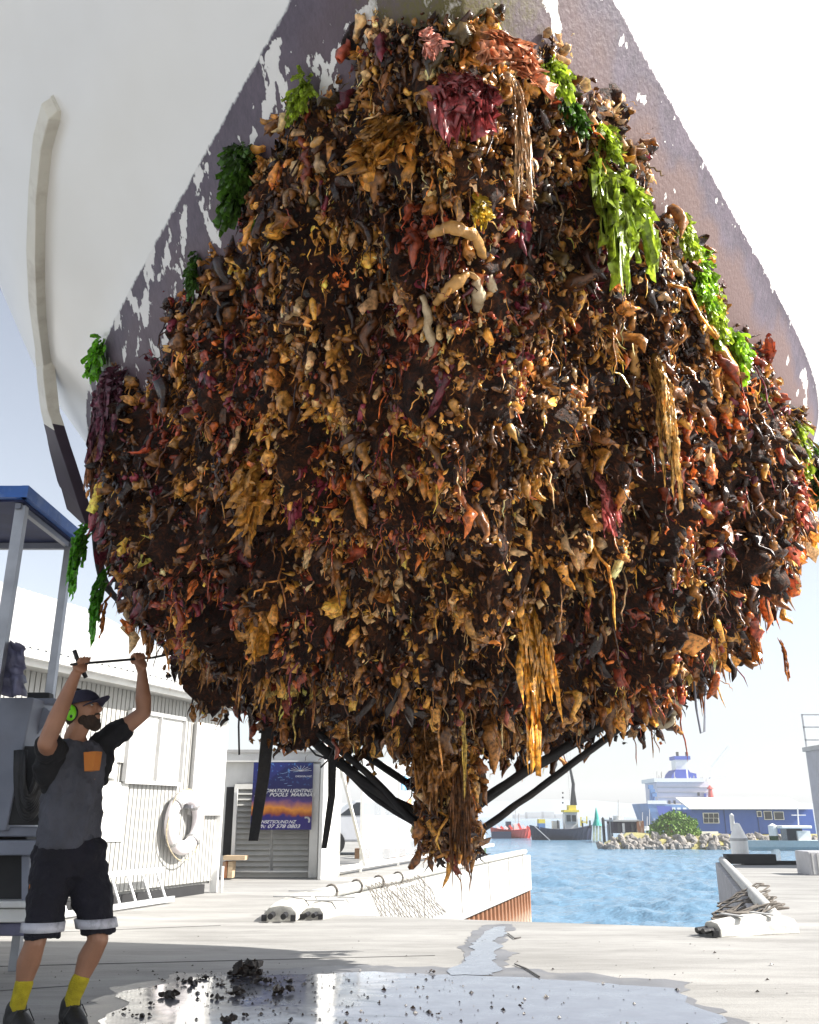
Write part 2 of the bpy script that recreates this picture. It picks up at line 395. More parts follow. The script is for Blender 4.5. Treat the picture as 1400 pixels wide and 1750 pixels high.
def pad(name, A, B, w0, w1, h, label):
    t = empty(name, A, label, 'fender pad', 'white pads lying at the corners of the slip')
    q = MB(); d = (B-A).normalized(); s_ = Vector((-d.y, d.x, 0)); n = 7
    rings = []
    for i in range(n+1):
        k = i/n; c = A.lerp(B, k); ww = (w0+(w1-w0)*k)/2; hh = h*(.75+.25*sin(pi*k)); e = .02
        prof = [(-ww, 0), (-ww, hh*.55), (-ww*.7, hh*.9), (0, hh), (ww*.7, hh*.9), (ww, hh*.55), (ww, 0)]
        rings.append([c + s_*x + Vector((0, 0, z)) + mnoise.noise_vector((c+s_*x)*5+Vector((0,0,z*9)))*.012 for x, z in prof])
    vs = [v for r in rings for v in r]; k = 7
    fs = [(i*k+j, i*k+(j+1)%k, (i+1)*k+(j+1)%k, (i+1)*k+j) for i in range(n) for j in range(k)] + [tuple(range(k))[::-1], tuple(n*k+j for j in range(k))]
    q.add(vs, fs); q.build('pad_body', M['pad'], t, bevel=.008)
    q = MB()
    for sgn in (-1, 1):
        q = MB(); q.tube([B + d*.02 + s_*sgn*w1*.2 + Vector((0,0,h*.35)), B + d*.14 + s_*sgn*w1*.2 + Vector((0,0,h*.3))], h*.15, 10)
        q.box(B + d*.05 + s_*sgn*w1*.45 + Vector((0,0,h*.2)), (.05, .06, h*.3))
        q.build('end_roller', M['black'], t)
    for k_ in (.3, .7):
        q = MB(); c = A.lerp(B, k_); q.bar(c - s_*w0*.52 + Vector((0,0,h*.98)), c + s_*w0*.52 + Vector((0,0,h*.98)), .05, .012)
        q.build('webbing_strap', M['trim'], t)
    return t
pad('slip_pad', G(540, 1545), G(478, 1575), .42, .34, .20, 'weathered white pad with black ends, left one beside the pipe end of left beam')
pad('slip_pad', G(583, 1553), G(535, 1571), .50, .22, .16, 'smaller grey white wedge pad lying next to the rope net')
pad('slip_pad', G(1345, 1592), G(1218, 1600), .30, .22, .17, 'long white pad with black ends beside the right slip corner')

# ---- right pier: inner face timber, kerb, pipe end, rope pile
rd = (RB-RA).normalized(); rn = Vector((-rd.y, rd.x))
def rpt(t, off=0, z=0): q = RA.lerp(RB, t) + rn*off; return Vector((q.x, q.y, z))
rbeam = empty('pier_beam', rpt(.5), 'shaded grey concrete capping beam along the right side of the slip', 'pier beam')
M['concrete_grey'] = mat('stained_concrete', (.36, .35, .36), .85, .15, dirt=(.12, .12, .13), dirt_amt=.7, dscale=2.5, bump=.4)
mb = MB(); zt, zb = .05, -.8
mb.add([rpt(0,.0,zb), rpt(1,0,zb), rpt(1,.3,zb), rpt(0,.3,zb), rpt(0,0,zt), rpt(1,0,zt), rpt(1,.3,zt), rpt(0,.3,zt)], [(0,1,2,3),(4,7,6,5),(0,4,5,1),(1,5,6,2),(2,6,7,3),(3,7,4,0)])
mb.build('beam', M['concrete_grey'], rbeam, bevel=.02)
mb = MB(); mb.tube([rpt(1,.15,.10), rpt(.5,.15,.10), rpt(.06,.15,.10), rpt(.02,.15,.06), rpt(-.01,.15,-.03)], .075, 12)
mb.build('rubbing_pipe', M['concrete_white'], rbeam, smooth=True)
for i in range(6):
    q = MB(); c = rpt(.98-i*.012 if i < 3 else .9-i*.17, .2, 0); q.tube([c+Vector((0,0,-.8)), c+Vector((0,0,-3))], .13, 10)
    q.build('timber_pile', mat('wet_pile', (.03, .025, .03), .8, .4) if i == 0 else bpy.data.materials['wet_pile'], rbeam)
mb = MB(); mb.box(rpt(1.0, .0, .12) + Vector((.5, .1, 0)), (1.1, .25, .2)); mb.build('end_timber', M['dark'], rbeam)
net('rope_net', rpt(.03, .0, .20), rpt(.26, .0, .18), rpt(.24, .6, -.05), rpt(.0, .75, .05), 16, 6, M['rope'], 'tangled dark rope net heaped on the right slip corner', 'net', .12, .011)
# quay edge board & side wall at far right
mb = MB(); mb.bar(Vector((7.5, 21.25, -.1)), Vector((20, 21.6, -.1)), .2, .35); tag(mb.build('quay_edge_timber', M['dark']), 'dark timber kerb along the far edge of the right quay', 'kerb')

# mooring pile with white cone cap
def pile_cap(name, c, r, h, label):
    t = empty(name, c, label, 'mooring pile', 'mooring piles with pale sleeves')
    MB().lathe([(r, -2.5), (r, h*.55)], c, 20).build('sleeve', M['white'], t, smooth=False)
    MB().lathe([(r*1.02, h*.55), (r*1.04, h*.62)], c, 20).build('band', M['trim'], t)
    MB().lathe([(r*1.0, h*.62), (r*.55, h*.86), (r*.3, h*1.0), (.005, h*1.02)], c, 20).build('cone_cap', M['white'], t, smooth=False)
    q = MB().lathe([(r*.3, h*.8), (r*.26, h*1.22), (.01, h*1.27)], (c[0]-r*.35, c[1]+.1, c[2]), 12); q.build('inner_pole', M['white'], t)
c = P(1267, 1474, 22.3); c.z = 0; pile_cap('mooring_pile', c, .2, .86, 'white sleeved mooring pile with cone cap at the end of right quay')
c = P(1228, 1425, 60); t = empty('mooring_pile', (c.x, c.y, WZ), 'thin pale pile standing before the blue building', 'mooring pile', 'mooring piles with pale sleeves')
for (x, y0, y1, Y, nm) in ((1325, 1450, 1411, 62, 'thin round pale mooring pile standing by the small white boat'), (822, 1470, 1428, 40, 'white and green mooring pile left of the open water')):
    a, b_ = P(x, y0, Y), P(x, y1, Y); r = .28 if Y == 62 else .22
    tt = empty('mooring_pile', (a.x, a.y, WZ), nm, 'mooring pile', 'mooring piles with pale sleeves')
    MB().lathe([(r, WZ), (r, b_.z), (.01, b_.z+.15)], (a.x, a.y, 0), 14).build('sleeve', M['white'], tt)
    MB().lathe([(r*1.04, a.z), (r*1.04, a.z+(b_.z-a.z)*.55)], (a.x, a.y, 0), 14).build('weed_band', mat('weedy_green', (.05, .09, .04), .9), tt)
bpy.data.objects.remove(t)

# =================================================================== LEFT HUT
hd = Vector((sin(radians(20)), cos(radians(20)), 0)); hn = Vector((hd.y, -hd.x, 0))     # along the wall, and outward
H0 = Vector((-2.84, 13.72, 0))                              # right base corner
HL, HZ = 8.2, 2.62
def hut(s_, off=0, z=0): return H0 - hd*s_ + hn*off + Vector((0, 0, z))
ht = empty('marina_hut', hut(HL/2), 'pale clad marina hut with sliding window and corrugated roof behind the man', 'hut')
rotH = Matrix.Rotation(math.atan2(hn.y, hn.x), 3, 'Z')
q = MB()
# base box (core)
core = [hut(0, -.06), hut(HL, -.06), hut(HL, -5), hut(0, -5)]
q.prism([(v.x, v.y) for v in core], .12, HZ)
q.build('wall_core', M['cladding'], ht)
q = MB(); npan = 96
pw = HL/npan
prof = []
for i in range(npan):
    s0 = i*pw; prof += [(s0, .0), (s0+pw*.78, .0), (s0+pw*.84, -.022), (s0+pw*.98, -.022)]
vs = []; 
for s0, off in prof: vs += [hut(s0, off, .16), hut(s0, off, HZ)]
fs = [(2*i, 2*i+1, 2*i+3, 2*i+2) for i in range(len(prof)-1)]
q.add(vs, fs); q.build('wall_cladding', M['cladding'], ht)
MB().bar(hut(-.02, .01, .0), hut(-.02, .01, HZ), .10, .10, Vector((0,1,0))).build('corner_trim', M['white'], ht)
q = MB(); q.bar(hut(-.2, .28, HZ+.03), hut(HL, .28, HZ+.03), .03, .16); q.build('fascia', M['white'], ht)
q = MB(); q.bar(hut(-.2, .34, HZ+.06), hut(HL, .34, HZ+.06), .10, .09); q.build('gutter', M['white'], ht)
q = MB(); q.bar(hut(-.2, .14, HZ-.03), hut(HL, .14, HZ-.03), .28, .02); q.build('soffit', M['cladding'], ht)
# corrugated roof
rp2 = radians(27); RL = 3.6; q = MB(); nc = 72; vs = []
for i in range(nc*2+1):
    s0 = -.25 + i*(HL+.3)/(nc*2); zz = .035 if i % 2 else 0
    vs += [hut(s0, .36, HZ+.10+zz), hut(s0, .36-RL*cos(rp2), HZ+.10+RL*sin(rp2)+zz)]
q.add(vs, [(2*i, 2*i+1, 2*i+3, 2*i+2) for i in range(nc*2)]); q.build('roof', M['roofing'], ht)
q = MB(); vs = [hut(0,.0,HZ), hut(0,-RL*cos(rp2)*.98,HZ), hut(0,.36-RL*cos(rp2),HZ+.08+RL*sin(rp2)), hut(0, .3, HZ+.1)]
q.add(vs, [(0,1,2,3)]); q.build('gable', M['cladding'], ht)
# windows on the wall.  s measured from the right corner
def s_at(px, py=1350):                                        # wall coordinate seen at a pixel
    r = ray(px, py); n_ = hn; t = (H0 - Vector((0,0,CAM_H)).xyz).dot(n_)/r.dot(n_)
    q_ = Vector((0,0,CAM_H)) + r*t; return (H0-q_).dot(hd), q_.z
def wpanel(name, x0, x1, yt, yb, m, proud=.03, par=None, frame=None, split=False):
    sa, z1 = s_at(x0, yt); sb, z1b = s_at(x1, yt); sa2, z0 = s_at(x0, yb)
    z1 = (z1+z1b)/2; cs = (sa+sb)/2; cz = (z0+z1)/2; wd, hh = abs(sa-sb), z1-z0
    c = hut(cs, proud/2+.002, cz)
    o = MB().bar(hut(sa, proud/2+.002, cz), hut(sb, proud/2+.002, cz), proud, hh).build(name, m, par)
    if frame:
        def fb(a, b2, za, zb2): return MB().bar(hut(a, proud+.012, za), hut(b2, proud+.012, zb2), .045, .045).build('frame', frame, par if split is None else o)
        fb(sa, sb, z1, z1); fb(sa, sb, z0, z0); fb(sa, sa-.001, z0, z1); fb(sb, sb-.001, z0, z1)
        if split:
            k = sa+(sb-sa)*.52; fb(k, k-.001, z0, z1)
    return o, (sa, sb, z0, z1)
def frame_v(par, s_, z0, z1, m, wdt=.05, pr=.05):
    return MB().bar(hut(s_, pr, z0), hut(s_, pr, z1), wdt, .04, Vector((0,1,0))).build('frame', m, par)
def frame_h(par, sa, sb, z, m, wdt=.05, pr=.05):
    return MB().bar(hut(sa, pr, z), hut(sb, pr, z), .04, wdt).build('frame', m, par)
wo, (sa, sb, z0, z1) = wpanel('window', 218, 312, 1222, 1336, M['blind'], .03, ht)
fm = M['trim']
for s_ in (sa, sa+(sb-sa)*.53, sb): frame_v(wo, s_, z0, z1, fm)
for z in (z0, z1): frame_h(wo, sa, sb, z, fm)
wo.data.materials[0] = M['blind']
wo2, (sa, sb, z0, z1) = wpanel('door_panel', 332, 382, 1238, 1392, M['white'], .04, ht)
for z in (z0,): frame_h(wo2, sa, sb, z, fm, .025)
frame_v(wo2, sa, z0, z1, fm, .02)
wo3, (sa, sb, z0, z1) = wpanel('notice_board', 170, 215, 1262, 1300, M['white'], .03, ht)
wo4, _ = wpanel('patch_panel', 100, 218, 1335, 1442, M['white'], .02, ht)
wo5, _ = wpanel('lower_panel', 190, 200, 1262, 1330, M['white'], .035, ht)
MB().bar(hut(0.2, -.03, .06), hut(HL, -.03, .06), .05, .12).build('base_gap', M['dark'], ht)
MB().lathe([(.02, 0), (.02, .35)], hut(-.0, .15, 0), 8).build('corner_pipe', M['white'], ht)

# life ring on the wall
def torus(q, c, ax1, ax2, R, r, n=32, m=12, flat=1, nrm=None, mi=0):
    nrm = nrm or ax1.cross(ax2); vs = []
    for i in range(n):
        a = 2*pi*i/n; d = ax1*cos(a) + ax2*sin(a)
        for j in range(m):
            b2 = 2*pi*j/m; vs.append(c + d*(R + r*cos(b2)) + nrm*r*flat*sin(b2))
    q.add(vs, [(i*m+j, i*m+(j+1)%m, ((i+1)%n)*m+(j+1)%m, ((i+1)%n)*m+j) for i in range(n) for j in range(m)], mi)
s_, z_ = s_at(303, 1405)
lc = hut(s_, .12, z_)
lr = empty('life_ring', lc, 'white life ring hanging on the pale hut wall', 'life ring')
q = MB(); torus(q, lc, hd, Vector((0,0,1)), .33, .095, flat=.8); q.build('ring', mat('life_ring_white', (.72, .68, .70), .5, .1, dirt=(.45, .40, .42), dirt_amt=.5), lr, smooth=True)
q = MB(); q.tube([lc + hn*.02 + hd*.43*cos(a)*(1+.05*sin(4*a)) + Vector((0,0,1))*(.46*sin(a)-.03) for a in np.linspace(0, 2*pi, 40)], .009, 6); q.build('grab_rope', M['ropetan'], lr)
for a in (pi/4, 3*pi/4, 5*pi/4, 7*pi/4):
    q = MB(); c = lc + (hd*cos(a)+Vector((0,0,1))*sin(a))*.33; d1 = (hd*cos(a)+Vector((0,0,1))*sin(a)); t1 = (hd*-sin(a)+Vector((0,0,1))*cos(a))
    for k in (-1, 1): torus(q, c+t1*.012*k, d1, hn, .092, .012, 16, 5)
    q.build('rope_band', M['trim'], lr)
q = MB(); q.bar(lc + Vector((0,0,.2))-hn*.05, lc+Vector((0,0,.2))+hn*.1, .04, .04); q.build('hook', M['steel'], lr)
# pair of ladders lying on edge against the hut base
def ladder(a, b_, h, lean, name, label):
    t = empty(name, a, label, 'ladder'); up = Vector((0,0,1))*h + hn*(-lean)
    d = (b_-a).normalized()
    for k in (0, 1): MB().bar(a+up*k, b_+up*k, .035, .06).build('stile', M['alu'], t)
    n = int((b_-a).length/.30)
    for i in range(n):
        c = a + d*(.18+i*.30)
        MB().tube([c, c+up], .016, 8).build('rung', M['alu'], t)
ga, gb = G(60, 1600), G(270, 1552)
ladder(hut(s_at(70)[0], .40, .05), hut(s_at(268)[0], .40, .05), .34, .18, 'ladder', 'white aluminium ladder lying on its edge along the foot of the hut')

# =================================================================== POSTER BUILDING (behind)
Yb = 17.0
def Pb(px, py, off=0): r = P(px, py, Yb-off); return r
pbg = empty('boat_store', Pb(470, 1502), 'low white store with grey louvred doors and a dark blue advertising poster', 'building')
def pbox(name, x0, y0, x1, y1, m, off, th, par=None):
    a, b_ = P(x0, y1, Yb-off), P(x1, y0, Yb-off); ymid = P(x0, (y0+y1)/2, Yb-off)
    xa, xb = P(x0, (y0+y1)/2, Yb-off).x, P(x1, (y0+y1)/2, Yb-off).x
    return MB().box(((xa+xb)/2, Yb-off+th/2, (a.z+b_.z)/2), (xb-xa, th, b_.z-a.z)).build(name, m, par or pbg)
pbox('wall', 330, 1290, 548, 1500, M['white'], 0, .2)
pbox('roof_edge', 330, 1281, 550, 1286, M['trim'], .15, 4.0)
pbox('fascia', 330, 1286, 548, 1302, M['white'], .12, .1)
pbox('corner_post', 530, 1306, 544, 1500, M['white'], .18, .15)
pbox('corner_seam', 544.5, 1306, 546.5, 1500, M['trim'], .16, .1)
dm = M['slat']
for (x0, x1) in ((400, 463), (466, 528)):
    d = pbox('louvred_door', x0, 1338, x1, 1492, M['trim'], .02, .02)
    y = 1340
    while y < 1490:
        a, b_ = P(x0+1.5, y, Yb-.06), P(x1-1.5, y+8.5, Yb-.06)
        q = MB(); q.box(((a.x+b_.x)/2, Yb-.06, (a.z+b_.z)/2), (b_.x-a.x, .012, .11), Matrix.Rotation(radians(-32), 3, 'X')); q.build('slat', dm, d)
        y += 9.4
pbox('door_track', 398, 1488, 545, 1491, M['white'], .12, .05)
pbox('dark_door_gap', 384, 1345, 399, 1462, M['dark'], .02, .02)
q = MB(); q.bar(P(404, 1348, Yb-.15), P(398, 1462, Yb-.15), .06, .06, Vector((0,1,0))); q.build('white_post', M['white'], pbg)
# bench seat end in front of it
bt = empty('bench', P(400, 1500, 16.5), 'small timber bench beside the hut corner', 'bench')
a, b_ = P(383, 1466, 16.4), P(420, 1466, 16.4); MB().box(((a.x+b_.x)/2, 16.5, a.z), (b_.x-a.x, .35, .07)).build('seat', M['wood'], bt)
for x, m_ in ((387, M['rust']), (396, M['wood'])):
    a, b_ = P(x, 1472, 16.45), P(x, 1500, 16.45); MB().box((a.x, 16.5, (a.z+b_.z)/2), (.08, .3, a.z-b_.z)).build('leg', m_, bt)

# poster
pmx = bpy.data.materials.new('poster_print'); pmx.use_nodes = True; nt = pmx.node_tree; b = nt.nodes['Principled BSDF']; L = nt.links.new
b.inputs['Roughness'].default_value = .4
tc = N(nt, 'ShaderNodeTexCoord'); sx = N(nt, 'ShaderNodeSeparateXYZ'); L(tc.outputs['Generated'], sx.inputs[0])
cr = N(nt, 'ShaderNodeValToRGB'); e = cr.color_ramp.elements; e[0].position = 0; e[0].color = (.02, .012, .16, 1); e[1].position = 1; e[1].color = (.012, .02, .14, 1)
for p_, c_ in ((.19, (.02, .012, .17, 1)), (.22, (.30, .06, .02, 1)), (.30, (.75, .28, .03, 1)), (.36, (.45, .16, .12, 1)), (.43, (.08, .04, .20, 1)), (.52, (.012, .012, .09, 1))):
    x = e.new(p_); x.color = c_
n1 = N(nt, 'ShaderNodeTexNoise'); n1.inputs['Scale'].default_value = 5; n1.inputs['Detail'].default_value = 5; L(tc.outputs['Generated'], n1.inputs['Vector'])
ma = N(nt, 'ShaderNodeMath', operation='MULTIPLY_ADD'); ma.inputs[1].default_value = .22; L(n1.outputs[0], ma.inputs[0])
mb_ = N(nt, 'ShaderNodeMath', operation='SUBTRACT'); mb_.inputs[1].default_value = .11; L(sx.outputs[2], mb_.inputs[0]); L(mb_.outputs[0], ma.inputs[2]); L(ma.outputs[0], cr.inputs[0])
v = N(nt, 'ShaderNodeTexNoise'); v.inputs['Scale'].default_value = 14; v.inputs['Detail'].default_value = 3; L(tc.outputs['Generated'], v.inputs['Vector'])
r5 = N(nt, 'ShaderNodeMapRange'); r5.inputs[1].default_value = .58; r5.inputs[2].default_value = .68; L(v.outputs[0], r5.inputs[0])
sc_ = N(nt, 'ShaderNodeMapRange'); sc_.inputs[1].default_value = .62; sc_.inputs[2].default_value = .72; L(sx.outputs[2], sc_.inputs[0])
mu = N(nt, 'ShaderNodeMath', operation='MULTIPLY'); L(r5.outputs[0], mu.inputs[0]); L(sc_.outputs[0], mu.inputs[1])
mx = N(nt, 'ShaderNodeMix', data_type='RGBA'); L(mu.outputs[0], mx.inputs[0]); L(cr.outputs[0], mx.inputs[6]); mx.inputs[7].default_value = (.10, .28, .62, 1)
L(mx.outputs[2], b.inputs['Base Color'])
Yp = Yb-.30
ps = empty('poster', P(482, 1418, Yp), 'dark blue advertising banner with white lettering and orange sunset picture', 'poster')
a, b_ = P(430, 1418, Yp), P(534, 1303, Yp); xa, xb = P(431, 1360, Yp).x, P(534, 1360, Yp).x
MB().box(((xa+xb)/2, Yp, (a.z+b_.z)/2), (xb-xa, .015, b_.z-a.z)).build('banner', pmx, ps)
tw = mat('poster_white', (.85, .85, .85), .5, 0)
def text(body, px, py, Y, hgt, par, m, name='lettering', shear=.35, off=.006, xs=1.3, align='LEFT', wpx=None):
    cu = bpy.data.curves.new('tmp', 'FONT'); cu.body = body; cu.size = 1; cu.shear = shear; cu.offset = off; cu.align_x = align; cu.extrude = .0
    o = bpy.data.objects.new('tmp', cu); COL.objects.link(o); bpy.context.view_layer.update()
    me = bpy.data.meshes.new_from_object(o); bpy.data.objects.remove(o)
    p0 = P(px, py, Y); xs_ = xs
    if wpx: 
        wid = max(v.co.x for v in me.vertices)-min(v.co.x for v in me.vertices); xs_ = wpx*Y/FPX*1.02/wid/hgt
    for v in me.vertices: v.co = Vector((p0.x + v.co.x*hgt*xs_, Y, p0.z + v.co.y*hgt))
    me.materials.append(m); o = bpy.data.objects.new(name, me); COL.objects.link(o); parent(o, par); return o
yt = Yp-.012
text('AUTOMATION LIGHTING', 436, 1354, yt, .085, ps, tw, wpx=93)
text('SPAS  POOLS  MARINAS', 434, 1361, yt, .085, ps, tw, wpx=98)
text('SUNSETSOUND.NZ', 437, 1407, yt, .075, ps, tw, wpx=64)
text('Ph: 07 578 0803', 440, 1415, yt, .085, ps, tw, wpx=67)
text('DESIGN NZ', 505, 1328, yt, .04, ps, tw, wpx=26, shear=0)
q = MB()                                                      # shell-like emblem made of arcs
ec = P(514, 1318, yt)
for k in range(-4, 5):
    a = k*.36; q.bar(ec, ec + Vector((sin(a)*.20, 0, cos(a)*.10)), .004, .012, Vector((0,1,0)))
q.build('emblem', tw, ps)
q = MB(); ec = P(524, 1402, yt)
for k in range(8):
    a = -.5+k*.35; q.box(ec + Vector((cos(a)*.05, 0, sin(a)*.05)), (.03, .003, .025))
q.build('emblem', tw, ps)
# neon-like lines of script in the sky of the poster
q = MB()
for k in range(9):
    x = 474+random.random()*28; y = 1318+random.random()*26; q.bar(P(x, y, yt), P(x+5+4*random.random(), y-2+4*random.random(), yt), .004, .012, Vector((0,1,0)))
q.build('print_marks', mat('poster_pale_blue', (.35, .55, .8), .5, 0), ps)

# white partition to the right, glazed screen, a-frame board, car behind
sc2 = empty('glazed_screen', P(700, 1470, 19), 'white framed glass screen with diagonal brace right of the poster store', 'glass screen')
S0, S1 = G(548, 1503), G(845, 1450)
sd = (S1-S0).normalized()
def spt(px, z=0, off=0):
    r = ray(px, 1393); r = Vector((r.x, r.y)); n_ = Vector((sd.y, -sd.x)); t = (S0.xy).dot(n_)/r.dot(n_); q_ = r*t
    return Vector((q_.x+n_.x*off, q_.y+n_.y*off, z))
q = MB(); a, b_ = spt(549), spt(577)
q.bar(a+Vector((0,0,1.25)), b_+Vector((0,0,1.25)), .06, 2.5); q.build('side_panel', M['white'], sc2)
for x in (580, 618, 681, 742, 775, 800):
    a = spt(x); q = MB(); q.bar(a, a+Vector((0,0,2.1)), .05, .05, Vector((0,1,0))); q.build('post', M['white'], sc2)
for z, w_ in ((.12, .09), (2.1, .06)):
    q = MB(); q.bar(spt(577, z), spt(842, z), .05, w_); q.build('rail', M['white'], sc2)
q = MB(); q.bar(spt(575, 1.95, .05), spt(622, .12, .05), .05, .05); q.build('diagonal_brace', M['white'], sc2)
gl = bpy.data.materials.new('clear_glass'); gl.use_nodes = True; nt = gl.node_tree; b = nt.nodes['Principled BSDF']
b.inputs['Transmission Weight'].default_value = 0; b.inputs['Roughness'].default_value = .05; b.inputs['Alpha'].default_value = .35; b.inputs['Base Color'].default_value = (.75, .8, .85, 1)
tcx = N(nt, 'ShaderNodeTexNoise'); tcx.inputs['Scale'].default_value = 2; mrx = N(nt, 'ShaderNodeMapRange'); mrx.inputs[3].default_value = .25; mrx.inputs[4].default_value = .5; nt.links.new(tcx.outputs[0], mrx.inputs[0]); nt.links.new(mrx.outputs[0], b.inputs['Alpha'])
for x0, x1 in ((620, 680), (683, 740)):
    q = MB(); q.add([spt(x0, .18), spt(x1, .18), spt(x1, 2.06), spt(x0, 2.06)], [(0,1,2,3)]); q.build('pane', gl, sc2)
sbk = empty('sandwich_board', spt(588, 0, -.6), 'yellow legged easel board with blue notice behind the glass screen', 'easel')
for x0, x1 in ((588, 578), (600, 606)):
    MB().bar(spt(x0, 1.25, -.6), spt(x1, 0, -.6), .05, .03, Vector((0,1,0))).build('leg', M['yellow'], sbk)
q = MB(); q.bar(spt(583, .45, -.65), spt(604, .45, -.65), .02, .4); q.build('board', M['yellow'], sbk)
q = MB(); q.bar(spt(589, 1.0, -.7), spt(597, 1.0, -.7), .02, .42); q.build('notice', mat('notice_blue', (.12, .3, .6), .5), sbk)
for i, (px, z, w_, c_) in enumerate(((698, 1.2, .35, (.75, .3, .12)), (690, 1.75, .5, (.15, .45, .8)), (712, 1.5, .3, (.1, .4, .6)))):
    q = MB(); c = spt(px, z, .03); q.bar(c-Vector((sd.x, sd.y, 0))*w_/2, c+Vector((sd.x, sd.y, 0))*w_/2, .01, .3 if i else .42)
    tag(q.build('sticker', mat('sticker_colour', c_, .5, .6, scale=8, dirt=(.8, .8, .8), dirt_amt=.9, dscale=6)), ['orange and white sticker low on the glass screen', 'wide light blue sticker high on the glass screen', 'small dark blue sticker at right on glass screen'][i], 'sticker')

def car(name, c, rz, body_m, label, s_=1.0):
    t = empty(name, (0,0,0), label, 'car')
    prof = [(-2.1, .35), (-2.15, .75), (-1.95, .95), (-1.35, 1.02), (-.75, 1.45), (.75, 1.48), (1.35, 1.05), (2.05, .9), (2.15, .6), (2.1, .35)]
    def ext(pr, w_, y0=0): 
        n = len(pr); vs = [(x, -w_/2, z) for x, z in pr] + [(x, w_/2, z) for x, z in pr]
        return vs, [tuple(range(n)), tuple(range(n, 2*n))[::-1]] + [(i, n+i, n+(i+1)%n, (i+1)%n) for i in range(n)]
    objs = []
    objs.append(MB().add(*ext(prof, 1.75)).build('body', body_m, None, bevel=.06))
    wp = [(-1.2, 1.04), (-.72, 1.39), (.68, 1.41), (1.15, 1.06)]
    objs.append(MB().add(*ext(wp, 1.78)).build('side_window', M['darkglass']))
    for x in (-1.35, 1.35):
        for y in (-.86, .86):
            q = MB(); q.lathe([(.31, -.1), (.33, -.06), (.33, .06), (.31, .1)], (x, y, .33), 18, R=Matrix.Rotation(pi/2, 3, 'X')); wo_ = q.build('wheel', M['black']); objs.append(wo_)
    for o in objs: o.parent = t
    t.location = c; t.rotation_euler = (0, 0, rz); t.scale = (s_,)*3
car('parked_car', (-.9, 27, 0), radians(8), mat('silver_car', (.5, .52, .56), .3, .05, coat=.5), 'silver hatchback parked behind the glass screen')
q = MB(); 
for k in range(3): q.box((-1.1+.7*k, 24.2, .12+.0*k), (.6, .4, .24))
tag(q.build('timber_stack', mat('brown_timber', (.2, .12, .07), .8, .4)), 'low brown timber stack on the quay behind the glass', 'timber')

# =================================================================== FAR SHORE
def fb(name, x0, y0, x1, y1, Y, th, m, par=None, bevel=0):
    xa, xb = P(x0, (y0+y1)/2, Y).x, P(x1, (y0+y1)/2, Y).x; za, zb_ = P(700, y1, Y).z, P(700, y0, Y).z
    return MB().box(((xa+xb)/2, Y+th/2, (za+zb_)/2), (xb-xa, th, zb_-za)).build(name, m, par, bevel=bevel)
# breakwater
Yw = 88
bwl = P(1035, 1450, Yw).x; bwr = P(1420, 1450, Yw).x
bk = MB(); n = 40; vs = []
for i in range(n+1):
    x = bwl + (bwr-bwl)*i/n; e = min(1, i/4)
    h = .55*e + .15*mnoise.noise(Vector((x*.4, 0, 0)))
    vs += [(x, Yw-.2, WZ-.3), (x, Yw+1.6, WZ+h*1.9), (x*1.2, Yw+18, WZ+h*1.9+.1), (x*1.2, Yw+18, WZ-.3)]
bk.add(vs, [(4*i+j, 4*i+4+j, 4*i+5+j, 4*i+1+j) for i in range(n) for j in range(3)])
bwo = tag(bk.build('breakwater', M['soil']), 'rocky breakwater topped with dry grass in front of the blue building', 'breakwater')
rocks = []
for k in range(6):
    q = MB(); rr = random.Random(k); q.ball((0,0,0), 1, 7, 5)
    q.v = [tuple(Vector(v)*(1+.55*mnoise.noise(Vector(v)*1.3+Vector((k*7,0,0))))) for v in q.v]
    o = q.build('rock', M['rock']); rocks.append(o.data); bpy.data.objects.remove(o)
for i in range(190):
    x = bwl-.3 + (bwr-bwl)*random.random(); k = random.random()
    o = bpy.data.objects.new('rock', rocks[i % 6]); COL.objects.link(o)
    e = min(1, (x-bwl+1)/3)
    s0 = (.22+.22*random.random())
    o.location = (x, Yw-.3+k*2.0, WZ+.02+k*1.05*e); o.scale = (s0*1.35, s0, s0*.75); o.rotation_euler = (random.random()*3, random.random()*3, random.random()*6); parent(o, bwo)
# blue building
bb = empty('blue_building', P(1290, 1425, 100), 'long low blue weatherboard building with white framed windows beyond the breakwater', 'building')
fb('wall', 1184, 1383, 1392, 1425, 100, 8, M['bluewall'], bb)
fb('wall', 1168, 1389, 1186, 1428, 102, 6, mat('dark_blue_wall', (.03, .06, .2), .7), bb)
q = MB(); a, b_ = P(1178, 1383, 99.3), P(1386, 1383, 99.3); z2 = P(1200, 1368, 99.3).z
q.add([(a.x, 99.3, a.z), (b_.x, 99.3, b_.z), (b_.x, 105, a.z+1.15), (a.x+.3, 105, a.z+1.15), (a.x, 99.3, a.z+.12), (b_.x, 99.3, a.z+.12), (b_.x, 105, a.z+1.3), (a.x+.3, 105, a.z+1.3)], [(0,3,2,1),(4,5,6,7),(0,1,5,4),(1,2,6,5),(2,3,7,6),(3,0,4,7)])
q.build('roof', M['white'], bb)
def win(x0, y0, x1, y1, ncol, par, Y=99.9, nrow=1):
    f = fb('window', x0, y0, x1, y1, Y, .08, M['white'], par)
    for i in range(ncol):
        wd = (x1-x0-1.5)/ncol
        for j in range(nrow):
            hh = (y1-y0-1.5)/nrow
            fb('pane', x0+1+i*wd+.3, y0+1+j*hh+.2, x0+1+(i+1)*wd-.7, y0+1+(j+1)*hh-.5, Y-.03, .03, M['darkglass'], f)
win(1202, 1389, 1229, 1407, 3, bb, nrow=2)
win(1294, 1386, 1302, 1396, 1, bb); win(1306, 1386, 1320, 1401, 1, bb); win(1323, 1387, 1340, 1401, 1, bb)
